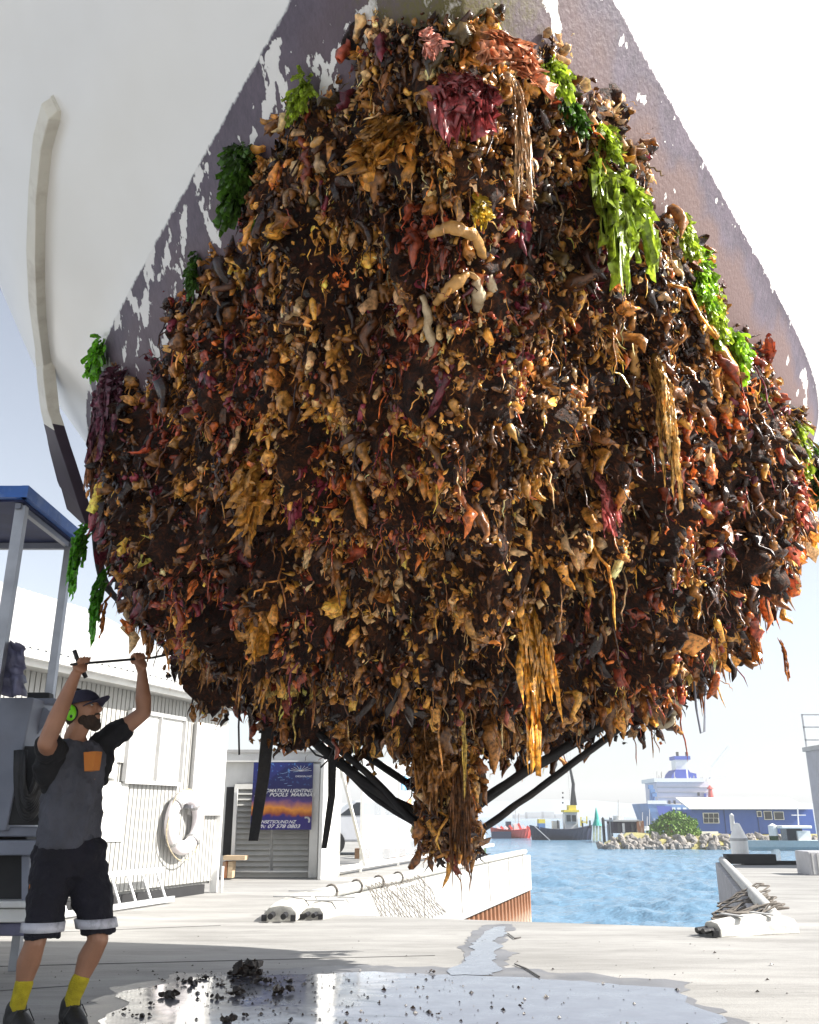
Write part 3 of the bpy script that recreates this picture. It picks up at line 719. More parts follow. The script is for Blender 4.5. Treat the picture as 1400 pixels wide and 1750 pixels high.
for x in (1239, 1296): fb('wall_batten', x, 1384, x+1, 1425, 99.93, .06, bpy.data.materials['dark_blue_wall'], bb)
# white low wall & stones foot
q = fb('low_wall', 1198, 1421, 1228, 1427, 95, .4, M['white']); tag(q, 'low white wall at the foot of the blue building', 'wall')
# bush
def bush(name, c, rx, ry, rz_, n, label):
    V = []; F = []; k = 0
    for i in range(n):
        d = RNG.normal(size=3); d /= np.linalg.norm(d); rr = RNG.uniform(.55, 1.0)**.5; lob = 1+.28*mnoise.noise(Vector(d*2.3)+Vector((c[0], 0, 0)))
        p = np.array([d[0]*rx, d[1]*ry, abs(d[2])*rz_])*rr*lob + np.array(c)
        a, b2 = RNG.normal(size=3), RNG.normal(size=3); a /= np.linalg.norm(a); b2 -= a*b2.dot(a); b2 /= np.linalg.norm(b2); s_ = RNG.uniform(.10, .22)
        V += [p-a*s_, p+b2*s_*.5, p+a*s_, p-b2*s_*.5]; F.append((k, k+1, k+2, k+3)); k += 4
    t = empty(name, c, label, 'bush')
    np_mesh('foliage', np.array(V), np.array(F), M['leafm'], par=t, smooth=False)
    q = MB()
    for i in range(6): q.tube([Vector(c)+Vector((0,0,-.4)), Vector(c)+Vector((random.uniform(-1,1)*rx*.5, 0, rz_*.6))], .06, 5)
    q.build('stem', M['rust'], t)
c = P(1157, 1424, 92); bush('shrub', (c.x, 92.5, c.z-.2), 2.6, 1.6, 2.1, 3200, 'rounded green shrub on the breakwater left of the blue building')
# distant launch (small boat) at right
lb = empty('motor_launch', P(1330, 1452, 60), 'small white motor launch with cabin moored in front of the blue building', 'boat')
q = MB(); a, b_ = P(1272, 1436, 62), P(1440, 1436, 62); zt = a.z; zb = P(1300, 1454, 62).z
hull = []
for k in range(9):
    u = k/8; x = a.x + (b_.x-a.x)*u; wv = .9*min(1, (u*2.2+.03))**.6
    hull += [(x + (.35 if k == 0 else 0), 62, zb), (x, 62-wv*.75, zb+.25), (x-(.25 if k == 0 else 0), 62-wv, zt), (x-(.25 if k == 0 else 0), 62+wv, zt), (x, 62+wv*.75, zb+.25)]
q.add(hull, [(5*i+j, 5*i+(j+1)%5, 5*i+5+(j+1)%5, 5*i+5+j) for i in range(8) for j in range(5)] + [tuple(range(5))[::-1], tuple(40+j for j in range(5))])
q.build('hull', mat('launch_hull', (.40, .46, .47), .5, .08), lb)
fb('cabin', 1345, 1414, 1372, 1437, 61.5, 1.0, M['darkglass'], lb)
fb('console', 1364, 1420, 1386, 1440, 61.3, 1.2, M['white'], lb)
fb('cabin_roof', 1336, 1411, 1388, 1416, 61, 1.8, M['white'], lb, bevel=.04)
q = MB(); q.tube([P(1365, 1412, 62), P(1363, 1380, 62)], .04, 6); q.bar(P(1353, 1393, 62), P(1377, 1393, 62), .05, .05); q.build('mast', M['white'], lb)
# ship
Ys = 240
sh = empty('cargo_ship', P(1170, 1400, Ys), 'large blue hulled ship with white superstructure and blue funnel moored behind the bush', 'ship')
q = MB(); pts = [(1106, 1373), (1200, 1377), (1330, 1380), (1330, 1425), (1125, 1425)]
vs = [P(x, y, Ys-8+abs(0)) for x, y in pts] + [P(x, y, Ys-8) + Vector((0, 16, 0)) for x, y in pts]
q.add(vs, [tuple(range(5)), tuple(range(5, 10))[::-1]] + [(i, 5+i, 5+(i+1)%5, (i+1)%5) for i in range(5)]); q.build('hull', M['shipblue'], sh)
q = MB(); vs = [P(*p_, Ys-8.3) for p_ in ((1122, 1377), (1148, 1378), (1154, 1398), (1128, 1398))]; q.add(vs, [(0,1,2,3)]); q.build('hull_stripe', M['funnelblue'], sh)
fb('bulwark', 1107, 1368, 1140, 1374, Ys-8.2, .3, M['white'], sh)
fb('superstructure', 1124, 1336, 1213, 1372, Ys-3, 12, mat('ship_white', (.66, .62, .68), .6, .05), sh)
fb('bridge_deck', 1118, 1330, 1205, 1336.5, Ys-4, 13, M['white'], sh)
for y in (1345, 1354, 1363): fb('deck_edge', 1123, y, 1214, y+1, Ys-3.3, .3, M['trim'], sh)
for x, y, m_ in ((1193, 1354, M['dark']), (1204, 1356, M['funnelblue']), (1143, 1368, M['dark']), (1152, 1368, M['dark']), (1165, 1369, M['funnelblue'])): fb('porthole', x, y, x+3, y+6, Ys-3.5, .4, m_, sh)
for x in (1152, 1161, 1171): fb('fairlead', x-3, 1380, x+2.5, 1385, Ys-8.5, .4, M['white'], sh)
q = MB(); vs = [(1146, 1335), (1192, 1335), (1190, 1322), (1180, 1320), (1176, 1315), (1156, 1315), (1150, 1322)]
n = len(vs); q.add([P(x, y, Ys) for x, y in vs]+[P(x, y, Ys)+Vector((0, 7, 0)) for x, y in vs], [tuple(range(n)), tuple(range(n, 2*n))[::-1]] + [(i, n+i, n+(i+1)%n, (i+1)%n) for i in range(n)]); q.build('funnel_casing', M['funnelblue'], sh)
fb('funnel', 1155, 1298, 1178, 1316, Ys+1, 4, M['white'], sh); fb('funnel_band', 1153, 1292, 1180, 1298, Ys+.5, 5, M['funnelblue'], sh)
for x in (1158, 1174): fb('exhaust_pipe', x-1, 1285, x+2, 1292, Ys+2, 1, M['dark'], sh)
q = MB(); q.bar(P(1174, 1316, Ys-.5), P(1176, 1336, Ys-3.2), .35, .35); q.build('vent_pipe', M['white'], sh)
for (x, y) in ((1115, 1352), (1112, 1345), (1118, 1358)):
    q = MB(); q.tube([P(x, 1368, Ys-6), P(x, y, Ys-6)], .25, 6); q.box(P(x, y, Ys-6), (1.2, 1, 1)); q.build('winch_gear', M['shipblue'], sh)
q = MB(); q.bar(P(1212, 1372, Ys), P(1213, 1318, Ys), .3, .3, Vector((0,1,0))); q.bar(P(1205, 1330, Ys), P(1240, 1328, Ys), .3, .3); q.bar(P(1216, 1312, Ys), P(1245, 1276, Ys), .4, .4); q.build('deck_crane', M['white'], sh)
for i in range(14):
    x = 1120+random.random()*95; q = MB(); q.bar(P(x, 1336, Ys-1), P(x, 1318+random.random()*12, Ys-1), .18, .18, Vector((0,1,0))); q.build('aerial', M['trim'], sh)
q = MB(); q.lathe([(.9, 0), (.5, 2.6), (.45, 3.0), (.9, 3.1), (0.1, 4)], P(1216, 1370, Ys-6), 10); tag(q.build('red_beacon', M['red']), 'small red conical beacon in front of the ship superstructure', 'beacon')

# tug
def boatx(name, x0, x1, ytop, ywl, Y, m, label, sheer=3, bow='R'):
    t = empty(name, P((x0+x1)/2, ywl, Y), label, 'boat')
    q = MB(); n = 12; vs = []
    za, zt_ = P(700, ywl, Y).z, P(700, ytop, Y).z; X0, X1 = P(x0, ywl, Y).x, P(x1, ywl, Y).x
    for k in range(n+1):
        u = k/n; uu = 2*u-1; sh_ = (zt_-za)*.35*uu*uu; wv = (1-abs(uu)**4)*1.6+.05; x = X0+(X1-X0)*u
        vs += [(x*1.0-(uu*.3), Y, za-.3), (x, Y-wv, zt_+sh_), (x, Y+wv, zt_+sh_)]
    q.add(vs, [(3*i+j, 3*i+(j+1)%3, 3*i+3+(j+1)%3, 3*i+3+j) for i in range(n) for j in range(3)] + [(0,2,1), (3*n, 3*n+1, 3*n+2)])
    q.build('hull', m, t); return t
tg = boatx('tug_boat', 906, 1014, 1417, 1438, 122, M['tugblack'], 'black hulled workboat with yellow trimmed wheelhouse and tall mast')
fb('deckhouse', 966, 1391, 988, 1420, 121.5, 2, M['white'], tg); fb('wheelhouse', 967, 1388, 987, 1406, 121, 2, mat('wheelhouse_grey', (.5, .5, .5), .5), tg)
for x in (968.5, 978): fb('window', x, 1393, x+7, 1404, 120.9, .1, M['darkglass'], tg)
fb('roof_trim', 964, 1384, 990, 1388, 120.8, 2.4, M['yellow'], tg); fb('upper_box', 972, 1376, 985, 1384, 121, 1.5, M['yellow'], tg)
q = MB(); q.tube([P(978, 1380, 121.5), P(980, 1340, 121.5), P(972, 1300, 121.5)], [.3, .22, .12], 6); q.tube([P(980, 1350, 121.5), P(984, 1376, 121.5)], .2, 6); q.build('mast', M['dark'], tg)
q = MB(); q.tube([P(968, 1280, 122), P(975, 1376, 122)], .03, 4); q.tube([P(974, 1280, 122), P(980, 1376, 122)], .03, 4); q.build('mast_stay', M['trim'], tg)
for y in (1355, 1363, 1372): 
    q = MB(); q.ball(P(962, y, 121), .12, 8, 6); q.build('day_shape', M['dark'], tg)
fb('deck_crate', 921, 1400, 932, 1412, 121, 1.5, M['yellow'], tg); fb('deck_crate', 921, 1407, 932, 1416, 120.8, 1.5, M['shipblue'], tg)
q = MB(); q.bar(P(993, 1396, 121), P(993, 1412, 121), .15, .15, Vector((0,1,0))); q.bar(P(993, 1405, 121), P(1004, 1405, 121), .15, .15); q.bar(P(1003, 1395, 121), P(1003, 1408, 121), .15, .15, Vector((0,1,0))); q.build('stern_frame', M['yellow'], tg)
q = MB(); q.bar(P(914, 1412, 120.2), P(940, 1436, 120.2), .12, .12); q.build('mooring_rope', M['trim'], tg)
fb('deck_fitting', 945, 1403, 957, 1419, 122, 1, M['white'], tg)
for x in (953, 995, 1008): fb('bollard', x, 1402, x+2, 1416, 121, .4, M['dark'], tg)
rb = boatx('red_boat', 838, 910, 1418, 1433, 130, M['red'], 'red and dark hulled boat moored left of the workboat')
fb('hull_band', 840, 1421, 874, 1433, 128.2, .3, M['tugblack'], rb); fb('cabin', 866, 1404, 874, 1418, 129.5, 1.5, M['tugblack'], rb); fb('cabin', 878, 1408, 886, 1418, 129.5, 1.5, M['white'], rb)
q = MB(); q.tube([P(881, 1410, 130), P(881, 1370, 130)], .05, 5); q.tube([P(887, 1410, 130), P(887, 1390, 130)], .08, 5); q.build('mast', M['trim'], rb)
for i in range(8): 
    x = 848+i*7.5; q = MB(); q.bar(P(x, 1410+3*sin(i), 129), P(x+5, 1417, 129), .18, .3); q.build('deck_gear', M['red'] if i % 2 else M['white'], rb)
# beacon
bc = empty('channel_beacon', P(1020, 1436, 118), 'teal pointed channel beacon on a pale lattice base', 'beacon')
q = MB(); q.lathe([(.62, P(0,1411,118).z), (.3, P(0,1400,118).z), (.22, P(0,1392,118).z), (.03, P(0,1380,118).z)], (P(1020, 1400, 118).x, 118, 0), 10); q.build('topmark', M['teal'], bc)
for x in (1015, 1020, 1026): q = MB(); q.bar(P(x, 1411, 118), P(x, 1438, 118), .22, .22, Vector((0,1,0))); q.build('pile_leg', mat('beacon_pale', (.5, .52, .35), .8, .3) if x == 1015 else bpy.data.materials['beacon_pale'], bc)
# old wharf hut
wh = empty('wharf_shed', P(1075, 1425, 110), 'dark brown boat shed on the point between beacon and ship', 'shed')
fb('wall', 1050, 1404, 1092, 1424, 110, 4, mat('shed_brown', (.035, .02, .035), .8, .4), wh); fb('wall', 1089, 1403, 1101, 1423, 109.5, 4, M['rust'], wh)
for x in (1056, 1064, 1079): fb('door', x, 1407, x+4, 1423, 109.4, .1, M['trim'] if x == 1064 else M['dark'], wh)
fb('roof', 1048, 1401, 1093, 1404, 109.5, 5, M['trim'], wh); fb('lantern', 1054, 1394, 1066, 1401, 110, 2, M['white'], wh)
q = MB(); q.tube([P(1057, 1401, 110), P(1057, 1367, 110)], .05, 4); q.build('flagpole', M['trim'], wh)
for i, (x, y0, y1, Y) in enumerate(((1033, 1399, 1436, 112), (1046, 1398, 1434, 112), (1041, 1410, 1434, 113))):
    q = MB(); a, b_ = P(x, y1, Y), P(x, y0, Y); q.lathe([(.18, WZ), (.18, b_.z), (.02, b_.z+.2)], (a.x, Y, 0), 8)
    tag(q.build('wharf_pile', M['dark'] if i == 0 else M['trim']), ['tall dark timber pile just right of the teal beacon', 'grey pile at the left end of the breakwater by brown shed', 'short grey pile between two taller piles near the beacon'][i], 'mooring pile', 'wharf piles near the beacon')
# sailboats' masts behind
for i, (x, y0) in enumerate(((1098, 1388), (1106, 1395), (1110, 1383), (1118, 1398))):
    t = boatx('moored_yacht', x-5, x+6, 1419, 1426, 125+i*2, M['white'], 'white moored yacht with bare mast, %s of four beside the shed' % ['leftmost', 'second from left', 'third from left', 'rightmost'][i])
    q = MB(); q.tube([P(x, 1420, 125+i*2), P(x, y0, 125+i*2)], .06, 5); q.build('mast', M['trim'], t)
    fb('cabin', x-2, 1412, x+3, 1419, 125+i*2, 1, M['white'], t)
# distant city
for i, (x0, x1, y0) in enumerate(((902, 926, 1388), (930, 948, 1387), (880, 898, 1392), (950, 962, 1391))):
    t = empty('distant_building', P(x0, 1400, 900), 'pale hazy distant city block, %s on the skyline behind the boats' % ['widest one', 'tallest one', 'leftmost one', 'narrowest one'][i], 'building')
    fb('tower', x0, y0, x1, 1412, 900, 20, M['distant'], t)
    for k in range(3): fb('window_band', x0+1, y0+2+k*4, x1-1, y0+3.4+k*4, 899, .5, M['trim'], t)
hl = MB(); vs = []
for i in range(61):
    x = -900+i*35; h = 14+16*max(0, mnoise.noise(Vector((x*.0035, 3.3, 0)))+.4) + 3*mnoise.noise(Vector((x*.03, 1, 0)))
    vs += [(x, 1400, WZ-1), (x, 1450, h), (x, 1900, WZ-1)]
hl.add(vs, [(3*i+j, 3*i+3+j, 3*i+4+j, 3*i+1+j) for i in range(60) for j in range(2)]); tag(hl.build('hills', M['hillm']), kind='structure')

# right container tower with railing
rc = empty('quay_cabin', (7.3, 17.5, 0), 'pale grey cabin with roof railing at the right edge of the quay', 'cabin')
Yr = 19.5; x0 = P(1386, 1350, Yr+2.4).x; zt = P(1380, 1285, Yr+2.3).z
MB().box((x0+1.5, Yr+1.2, (zt+.35)/2+.1), (3, 2.4, zt-.35)).build('wall', mat('cabin_grey', (.42, .42, .46), .6, .05, dirt=(.3, .3, .3)), rc)
MB().box((x0+1.5, Yr+1.2, zt+.06), (3.1, 2.5, .1)).build('roof_edge', M['trim'], rc)
MB().box((x0+1.5, Yr+1.2, .12), (2.8, 2.2, .24)).build('plinth', M['dark'], rc)
zr = P(1380, 1221, Yr+2.3).z
for x in (x0+.02, x0+1.0, x0+2.0):
    MB().bar((x, Yr+2.35, zt+.1), (x, Yr+2.35, zr), .03, .03, Vector((0,1,0))).build('railing_post', M['steel'], rc)
for k in (0, .42, .85): MB().bar((x0, Yr+2.35, zr-(zr-zt)*k*.8), (x0+3, Yr+2.35, zr-(zr-zt)*k*.8), .03, .03).build('railing_bar', M['steel'], rc)
MB().bar((x0-.25, Yr+.3, zt-.12), (x0+.05, Yr+.3, zt-.12), .03, .03).build('bracket', M['dark'], rc)
q = MB(); cst = P(1385, 1485, 17.6); q.box((cst.x+.35, 17.8, .2), (.8, .6, .42))
tx = tag(q.build('ribbed_bin', mat('bin_grey', (.4, .4, .42), .7, .1), bevel=.02), 'low grey ribbed box on the right quay below the cabin', 'box')
for k in range(8):
    MB().box((cst.x+.02+k*.1, 17.49, .2), (.03, .02, .36)).build('rib', M['trim'], tx)

# =================================================================== LEFT: canopy, machine, hoses
cp = empty('canopy', (-2.8, 6.1, 0), 'blue edged canopy on steel posts at the left edge', 'canopy')
zc = 3.2; X1 = -2.80
q = MB(); q.add([(X1-3, 6.0, zc), (X1, 6.0, zc), (X1, 7.05, zc), (X1-3, 7.05, zc), (X1-3, 6.0, zc+.05), (X1, 6.0, zc+.05), (X1, 7.05, zc+.05), (X1-3, 7.05, zc+.05)], [(0,3,2,1),(4,5,6,7),(0,1,5,4),(1,2,6,5),(2,3,7,6),(3,0,4,7)])
q.build('underside', M['navy'], cp)
MB().bar((X1-3, 5.97, zc+.06), (X1+.03, 5.97, zc+.06), .05, .09).build('fascia', M['blue'], cp)
MB().bar((X1+.02, 5.94, zc+.06), (X1+.02, 7.1, zc+.06), .05, .09).build('fascia', M['blue'], cp)
MB().bar((X1-.04, 6.0, zc-.03), (X1-.04, 7.05, zc-.03), .04, .04).build('rafter', M['greypaint'], cp)
MB().bar((X1-3, 7.02, zc-.03), (X1, 7.02, zc-.03), .04, .05).build('rafter', M['greypaint'], cp)
MB().bar((X1-.03, 6.05, .3), (X1-.03, 6.05, zc-.02), .075, .06, Vector((0,1,0))).build('post', M['steel'], cp)
MB().bar((X1-.03, 7.0, 0), (X1-.03, 7.0, zc-.02), .06, .06, Vector((0,1,0))).build('post', M['steel'], cp)

mc = empty('plant_trailer', (-3.3, 6.7, 0), 'blue grey steel plant trailer with beams and coiled hoses at the far left', 'trailer')
def lbx(name, px0, py0, px1, py1, Y, th, m, par=mc, skew=0, bevel=.01):
    a, b_, c, d = P(px0, py1, Y), P(px1, py1, Y), P(px1+skew, py0, Y), P(px0, py0, Y); dy = Vector((0, th, 0))
    vs = [a, b_, c, d, a+dy, b_+dy, c+dy, d+dy]
    return MB().add(vs, [(0,1,2,3),(7,6,5,4),(0,4,5,1),(1,5,6,2),(2,6,7,3),(3,7,4,0)]).build(name, m, par, bevel=bevel)
lbx('side_panel', -90, 1192, 10, 1420, 6.4, .5, M['greypaint'], skew=48)
lbx('side_panel', -90, 1420, 40, 1590, 6.6, .3, M['dark'], skew=6)
lbx('beam', -90, 1413, 74, 1430, 6.45, .15, M['greypaint'])
lbx('beam', -90, 1436, 74, 1462, 6.42, .2, M['greypaint'])
lbx('door_post', 36, 1462, 50, 1545, 6.5, .1, M['greypaint'])
lbx('lower_sill', -90, 1540, 62, 1552, 6.45, .2, M['white'])
lbx('skirt', -90, 1553, 60, 1577, 6.5, .2, M['white'])
lbx('cushion', -60, 1466, 24, 1530, 6.62, .1, mat('olive_cushion', (.20, .17, .09), .8, .3))
lbx('brace', 42, 1193, 95, 1204, 6.6, .08, M['greypaint']); 
q = MB(); q.bar(P(45, 1265, 6.6), P(85, 1215, 6.6), .03, .09); q.bar(P(45, 1203, 6.6), P(52, 1265, 6.6), .03, .05); q.build('triangular_bracket', M['greypaint'], mc)
lbx('cross_box', 46, 1183, 84, 1200, 6.75, .1, M['dark'])
lbx('mud_flap', -90, 1578, 46, 1600, 6.55, .1, M['tarp'])
# crumpled tarp on the corner
q = MB(); nu, nv = 22, 26; vs = []
for j in range(nv+1):
    for i in range(nu+1):
        u, v_ = i/nu, j/nv; p_ = P(-20+66*u+8*(1-v_)*u*0, 1092+14*u*(1-v_) + 100*v_, 6.2)
        nn = mnoise.noise(Vector((u*3, v_*2.6, 5.2))); n2 = abs(mnoise.noise(Vector((u*7+v_*3, v_*5, 1))))
        vs.append(p_ + Vector((.04*nn, -.16*abs(nn)-.10*n2, .03*n2)))
q.add(vs, [(j*(nu+1)+i, j*(nu+1)+i+1, (j+1)*(nu+1)+i+1, (j+1)*(nu+1)+i) for j in range(nv) for i in range(nu)])
o = q.build('crumpled_cover', M['tarp'], None, smooth=True); sm = o.modifiers.new('s', 'SOLIDIFY'); sm.thickness = .01
tag(o, 'crumpled grey plastic cover over the corner of the plant trailer', 'cover')
# coiled black hoses
hs = empty('hose_coil', P(50, 1340, 6.3), 'black coiled hoses hanging behind the man at the trailer', 'hose')
for k in range(10):
    q = MB(); pts = []
    for i in range(17):
        a = pi*i/16; ww = 30-k*2.2; x = 52-ww*cos(a)*.8 - 8*sin(a) + (i/16)*8; y = 1282 + (118-k*5)*sin(a)**.8
        pts.append(P(x, y, 6.32-.02*k+.02*sin(a*3+k)))
    q.tube(pts, .017, 7); q.build('hose', M['black'], hs, smooth=True)
lbx('hose_board', 5, 1275, 70, 1410, 6.42, .05, M['dark'], hs, skew=8)

# =================================================================== THE BOAT
ZT = np.array([.66,.69,.75,1.0,1.3,1.6,1.9,2.2,2.7,3.2,3.6,4.3])
YS_ = [5.2,4.7,4.1,3.0,2.35,1.9,1.5,1.2,.92,.65,.45,.1]
CAPB = [.1,.4,.8,1.42,1.75,2.0,2.2,2.38,2.74,2.95,3.05,3.2]
SLB = [.6,.65,.70,.74,.73,.71,.68,.65,.76,.82,.9,.97]
Y_END = 7.4
def hb(Y, z):
    ys = np.interp(z, ZT, YS_); c = np.interp(z, ZT, CAPB); s_ = np.interp(z, ZT, SLB)
    a = np.maximum(s_*(Y-ys), 1e-6); return (a**-7 + c**-7)**(-1/7)
def x0c(Y): return .05+.033*Y
def rise(Y, z): return .06*max(0, Y-5.6)**2*max(0, 1-(z-.66)/1.55)
zl = np.concatenate([np.linspace(.66,.76,6)[:-1], np.linspace(.76, 2.2, 22)[:-1], np.linspace(2.2, 4.3, 18)])
NS = 44; sp = np.linspace(0, 1, NS)**1.25
def hull_vert(z, s_, side, off=0.0):
    ys = np.interp(z, ZT, YS_); Y = ys + s_*(Y_END-ys)
    return np.array([x0c(Y) + side*(hb(Y, z)*(1.045 if side > 0 else 1) if s_ > 0 else 0), Y, z + rise(Y, z) + CAM_H])
bm_ = MB(); grid = {}
for side in (-1, 1):
    for i, z in enumerate(zl):
        for j, s_ in enumerate(sp):
            if side == 1 and j == 0: grid[(1, i, 0)] = grid[(-1, i, 0)]; continue
            grid[(side, i, j)] = len(bm_.v); bm_.v.append(tuple(hull_vert(z, s_, side)))
for side in (-1, 1):
    for i in range(len(zl)-1):
        for j in range(NS-1):
            f = (grid[(side,i,j)], grid[(side,i,j+1)], grid[(side,i+1,j+1)], grid[(side,i+1,j)])
            bm_.f.append(f if side == 1 else f[::-1]); bm_.m.append(0)
nz = len(zl)-1
for j in range(NS-1):                                       # deck, bottom, transom
    bm_.f.append((grid[(1,nz,j)], grid[(1,nz,j+1)], grid[(-1,nz,j+1)], grid[(-1,nz,j)])); bm_.m.append(0)
    bm_.f.append((grid[(-1,0,j)], grid[(-1,0,j+1)], grid[(1,0,j+1)], grid[(1,0,j)])); bm_.m.append(0)
for i in range(nz): bm_.f.append((grid[(1,i,NS-1)], grid[(-1,i,NS-1)], grid[(-1,i+1,NS-1)], grid[(1,i+1,NS-1)])); bm_.m.append(0)

hm = bpy.data.materials.new('hull_paint'); hm.use_nodes = True; nt = hm.node_tree; b = nt.nodes['Principled BSDF']; L = nt.links.new
geo = N(nt, 'ShaderNodeNewGeometry'); sx = N(nt, 'ShaderNodeSeparateXYZ'); L(geo.outputs['Position'], sx.inputs[0])
def noi(scale, det=6, rough=.6, stretch=None):
    n = N(nt, 'ShaderNodeTexNoise'); n.inputs['Scale'].default_value = scale; n.inputs['Detail'].default_value = det; n.inputs['Roughness'].default_value = rough
    if stretch:
        mp = N(nt, 'ShaderNodeMapping'); mp.inputs['Scale'].default_value = stretch; L(geo.outputs['Position'], mp.inputs[0]); L(mp.outputs[0], n.inputs['Vector'])
    else: L(geo.outputs['Position'], n.inputs['Vector'])
    return n.outputs[0]
def mr_(x, a, b2, c, d):
    r = N(nt, 'ShaderNodeMapRange'); r.inputs[1].default_value = a; r.inputs[2].default_value = b2; r.inputs[3].default_value = c; r.inputs[4].default_value = d; L(x, r.inputs[0]); return r.outputs[0]
def mth(op, a, b2):
    n = N(nt, 'ShaderNodeMath', operation=op)
    for k, x in enumerate((a, b2)):
        if isinstance(x, (int, float)): n.inputs[k].default_value = x
        else: L(x, n.inputs[k])
    return n.outputs[0]
def mixc(f, a, b2):
    n = N(nt, 'ShaderNodeMix', data_type='RGBA'); L(f, n.inputs[0])
    for k, x in ((6, a), (7, b2)):
        if isinstance(x, tuple): n.inputs[k].default_value = (*x, 1)
        else: L(x, n.inputs[k])
    return n.outputs[2]
ZWL = 3.25
zed = mth('ADD', sx.outputs[2], mr_(noi(26, 4, .7), .3, .7, -.006, .006))
under = mr_(zed, ZWL-.004, ZWL+.004, 1, 0)
purple = mixc(mr_(noi(7, 8, .7), .3, .7, 0, 1), (.055, .040, .062), (.125, .095, .13))
dk = mixc(mr_(noi(30, 6, .7, (1, 1, .4)), .45, .75, 0, .8), purple, (.045, .035, .05))
right = mr_(sx.outputs[0], .15, .5, 0, 1)
brown = mixc(mth('MULTIPLY', mr_(mth('ADD', sx.outputs[2], mr_(noi(3.5, 4, .5), .3, .7, -.07, .07)), 3.17, 3.09, 0, 1), mr_(sx.outputs[0], .3, .6, .25, 1)), dk, (.135, .080, .075))
# flaked patches: white primer showing, mostly on the port side
fl = mth('ADD', noi(5.5, 3, .45, (1.3, .9, 1.4)), mth('MULTIPLY', noi(26, 5, .6, (1.5, 1, .5)), .35))
thr = mr_(right, 0, 1, .735, .83)
flake = mr_(mth('SUBTRACT', fl, thr), .0, .006, 0, 1)
chip = mr_(mth('SUBTRACT', mth('ADD', noi(30, 3, .5), mr_(mth('ABSOLUTE', mth('SUBTRACT', sx.outputs[2], ZWL), 0), 0, .05, .10, 0)), .745), 0, .01, 0, 1)
flk = mth('MAXIMUM', flake, chip)
paint = mixc(flk, brown, (.72, .71, .70))
olv = mth('MULTIPLY', mr_(mth('ADD', mth('ABSOLUTE', mth('SUBTRACT', sx.outputs[0], .1), 0), mr_(noi(20, 5, .6), .3, .7, -.08, .08)), .10, .26, 1, 0), mr_(sx.outputs[1], 1.9, 2.1, 1, 0))
paint = mixc(mth('MULTIPLY', olv, mr_(noi(90, 4, .7), .35, .55, .3, 1)), paint, (.10, .085, .02))
# dark line under the boot top
white = mixc(mr_(noi(2.2, 6, .6), .35, .75, 0, .35), (.74, .735, .72), (.62, .60, .56))
L(mixc(under, white, paint), b.inputs['Base Color'])
L(mr_(under, 0, 1, .28, .6), b.inputs['Roughness'])
ht_ = mth('ADD', mth('MULTIPLY', mth('SUBTRACT', 1, flk), mth('MULTIPLY', under, 1.0)), mth('MULTIPLY', mth('MULTIPLY', noi(60, 5, .6), under), .6))
bp = N(nt, 'ShaderNodeBump'); bp.inputs['Strength'].default_value = .8; bp.inputs['Distance'].default_value = .006; L(ht_, bp.inputs['Height']); L(bp.outputs[0], b.inputs['Normal'])
M['hull'] = hm
boat = empty('hauled_boat', (.2, 5.5, .8), 'white hulled boat hauled out in slings, its bottom covered in marine growth', 'boat')
ho = bm_.build('hull', hm, None, smooth=True)
bpy.context.view_layer.update()
from mathutils.bvhtree import BVHTree
HB = BVHTree.FromPolygons(bm_.v, [f for f in bm_.f])
def hull_hit(px, py):
    r = ray(px, py).normalized(); h = HB.ray_cast(Vector((0, 0, CAM_H)), r)
    if h[0] is None: return None, None
    n = h[1]
    if n.dot(r) > 0: n = -n
    return h[0], n
parent(ho, boat)
# fin keel
kz = [(5.25, 1.78), (5.15, 1.15), (5.3, .84), (6.8, .84), (7.0, 1.85)]
def xk(Y): return x0c(Y)
q = MB(); vs = []
for side in (-1, 1):
    for (Y, z) in kz: vs.append((xk(Y)+side*.075, Y, z))
q.add(vs, [(0,1,2,3,4), (9,8,7,6,5)] + [(i, i+5, (i+1)%5+5, (i+1)%5) for i in range(5)])
q.build('keel', hm, boat, bevel=.03)
# bow rails (spray rails) on both sides
rp_px = [(84, 176), (66, 240), (57, 330), (52, 430), (55, 520), (66, 610), (84, 700), (106, 770), (132, 850), (150, 900)]
def hit_soft(px, py):
    for d in range(0, 200, 2):
        h, n = hull_hit(px+d, py)
        if h is not None: return h, n
left_path = [hit_soft(x+14, y) for x, y in rp_px[:6]] + [(P(x+8, y, Y), Vector((-.75, -.65, -.1)).normalized()) for (x, y), Y in zip(rp_px[6:], (4.72, 4.9, 5.1, 5.25))]
def rail_mesh(path, mirror):
    q = MB(); q2 = MB(); R1 = []; up = Vector((0,0,1))
    for i, (h, n) in enumerate(path):
        h = h.copy(); n = n.copy()
        if mirror: h.x = 2*x0c(h.y)-h.x; n.x = -n.x
        a = path[max(0,i-1)][0]; c = path[min(len(path)-1,i+1)][0]; d = (c-a).normalized()
        if mirror: d.x = -d.x
        s_ = d.cross(n).normalized(); ww = .055; hh = .05; wi = ww + max(0, (i-29)*.024)
        if i == 0: hh = .012; ww = .04
        R1.append([h - s_*ww - n*.02, h - s_*ww*.9 + n*hh, h + s_*wi*.55 + n*hh*1.0, h + s_*wi - n*.02])
    k = 4
    zsplit = 3.245
    vs = [v for r in R1 for v in r]
    for i in range(len(R1)-1):
        tgt = q if R1[i][0].z > zsplit else q2
        for j in range(3):
            pass
    fs = [(i*k+j, i*k+j+1, (i+1)*k+j+1, (i+1)*k+j) for i in range(len(R1)-1) for j in range(3)]
    fs += [(0,1,2,3)]
    mi = [0 if sum(vs[a_].z for a_ in f)/len(f) > zsplit else 1 for f in fs]
    q.add(vs, fs); q.m = mi
    return q
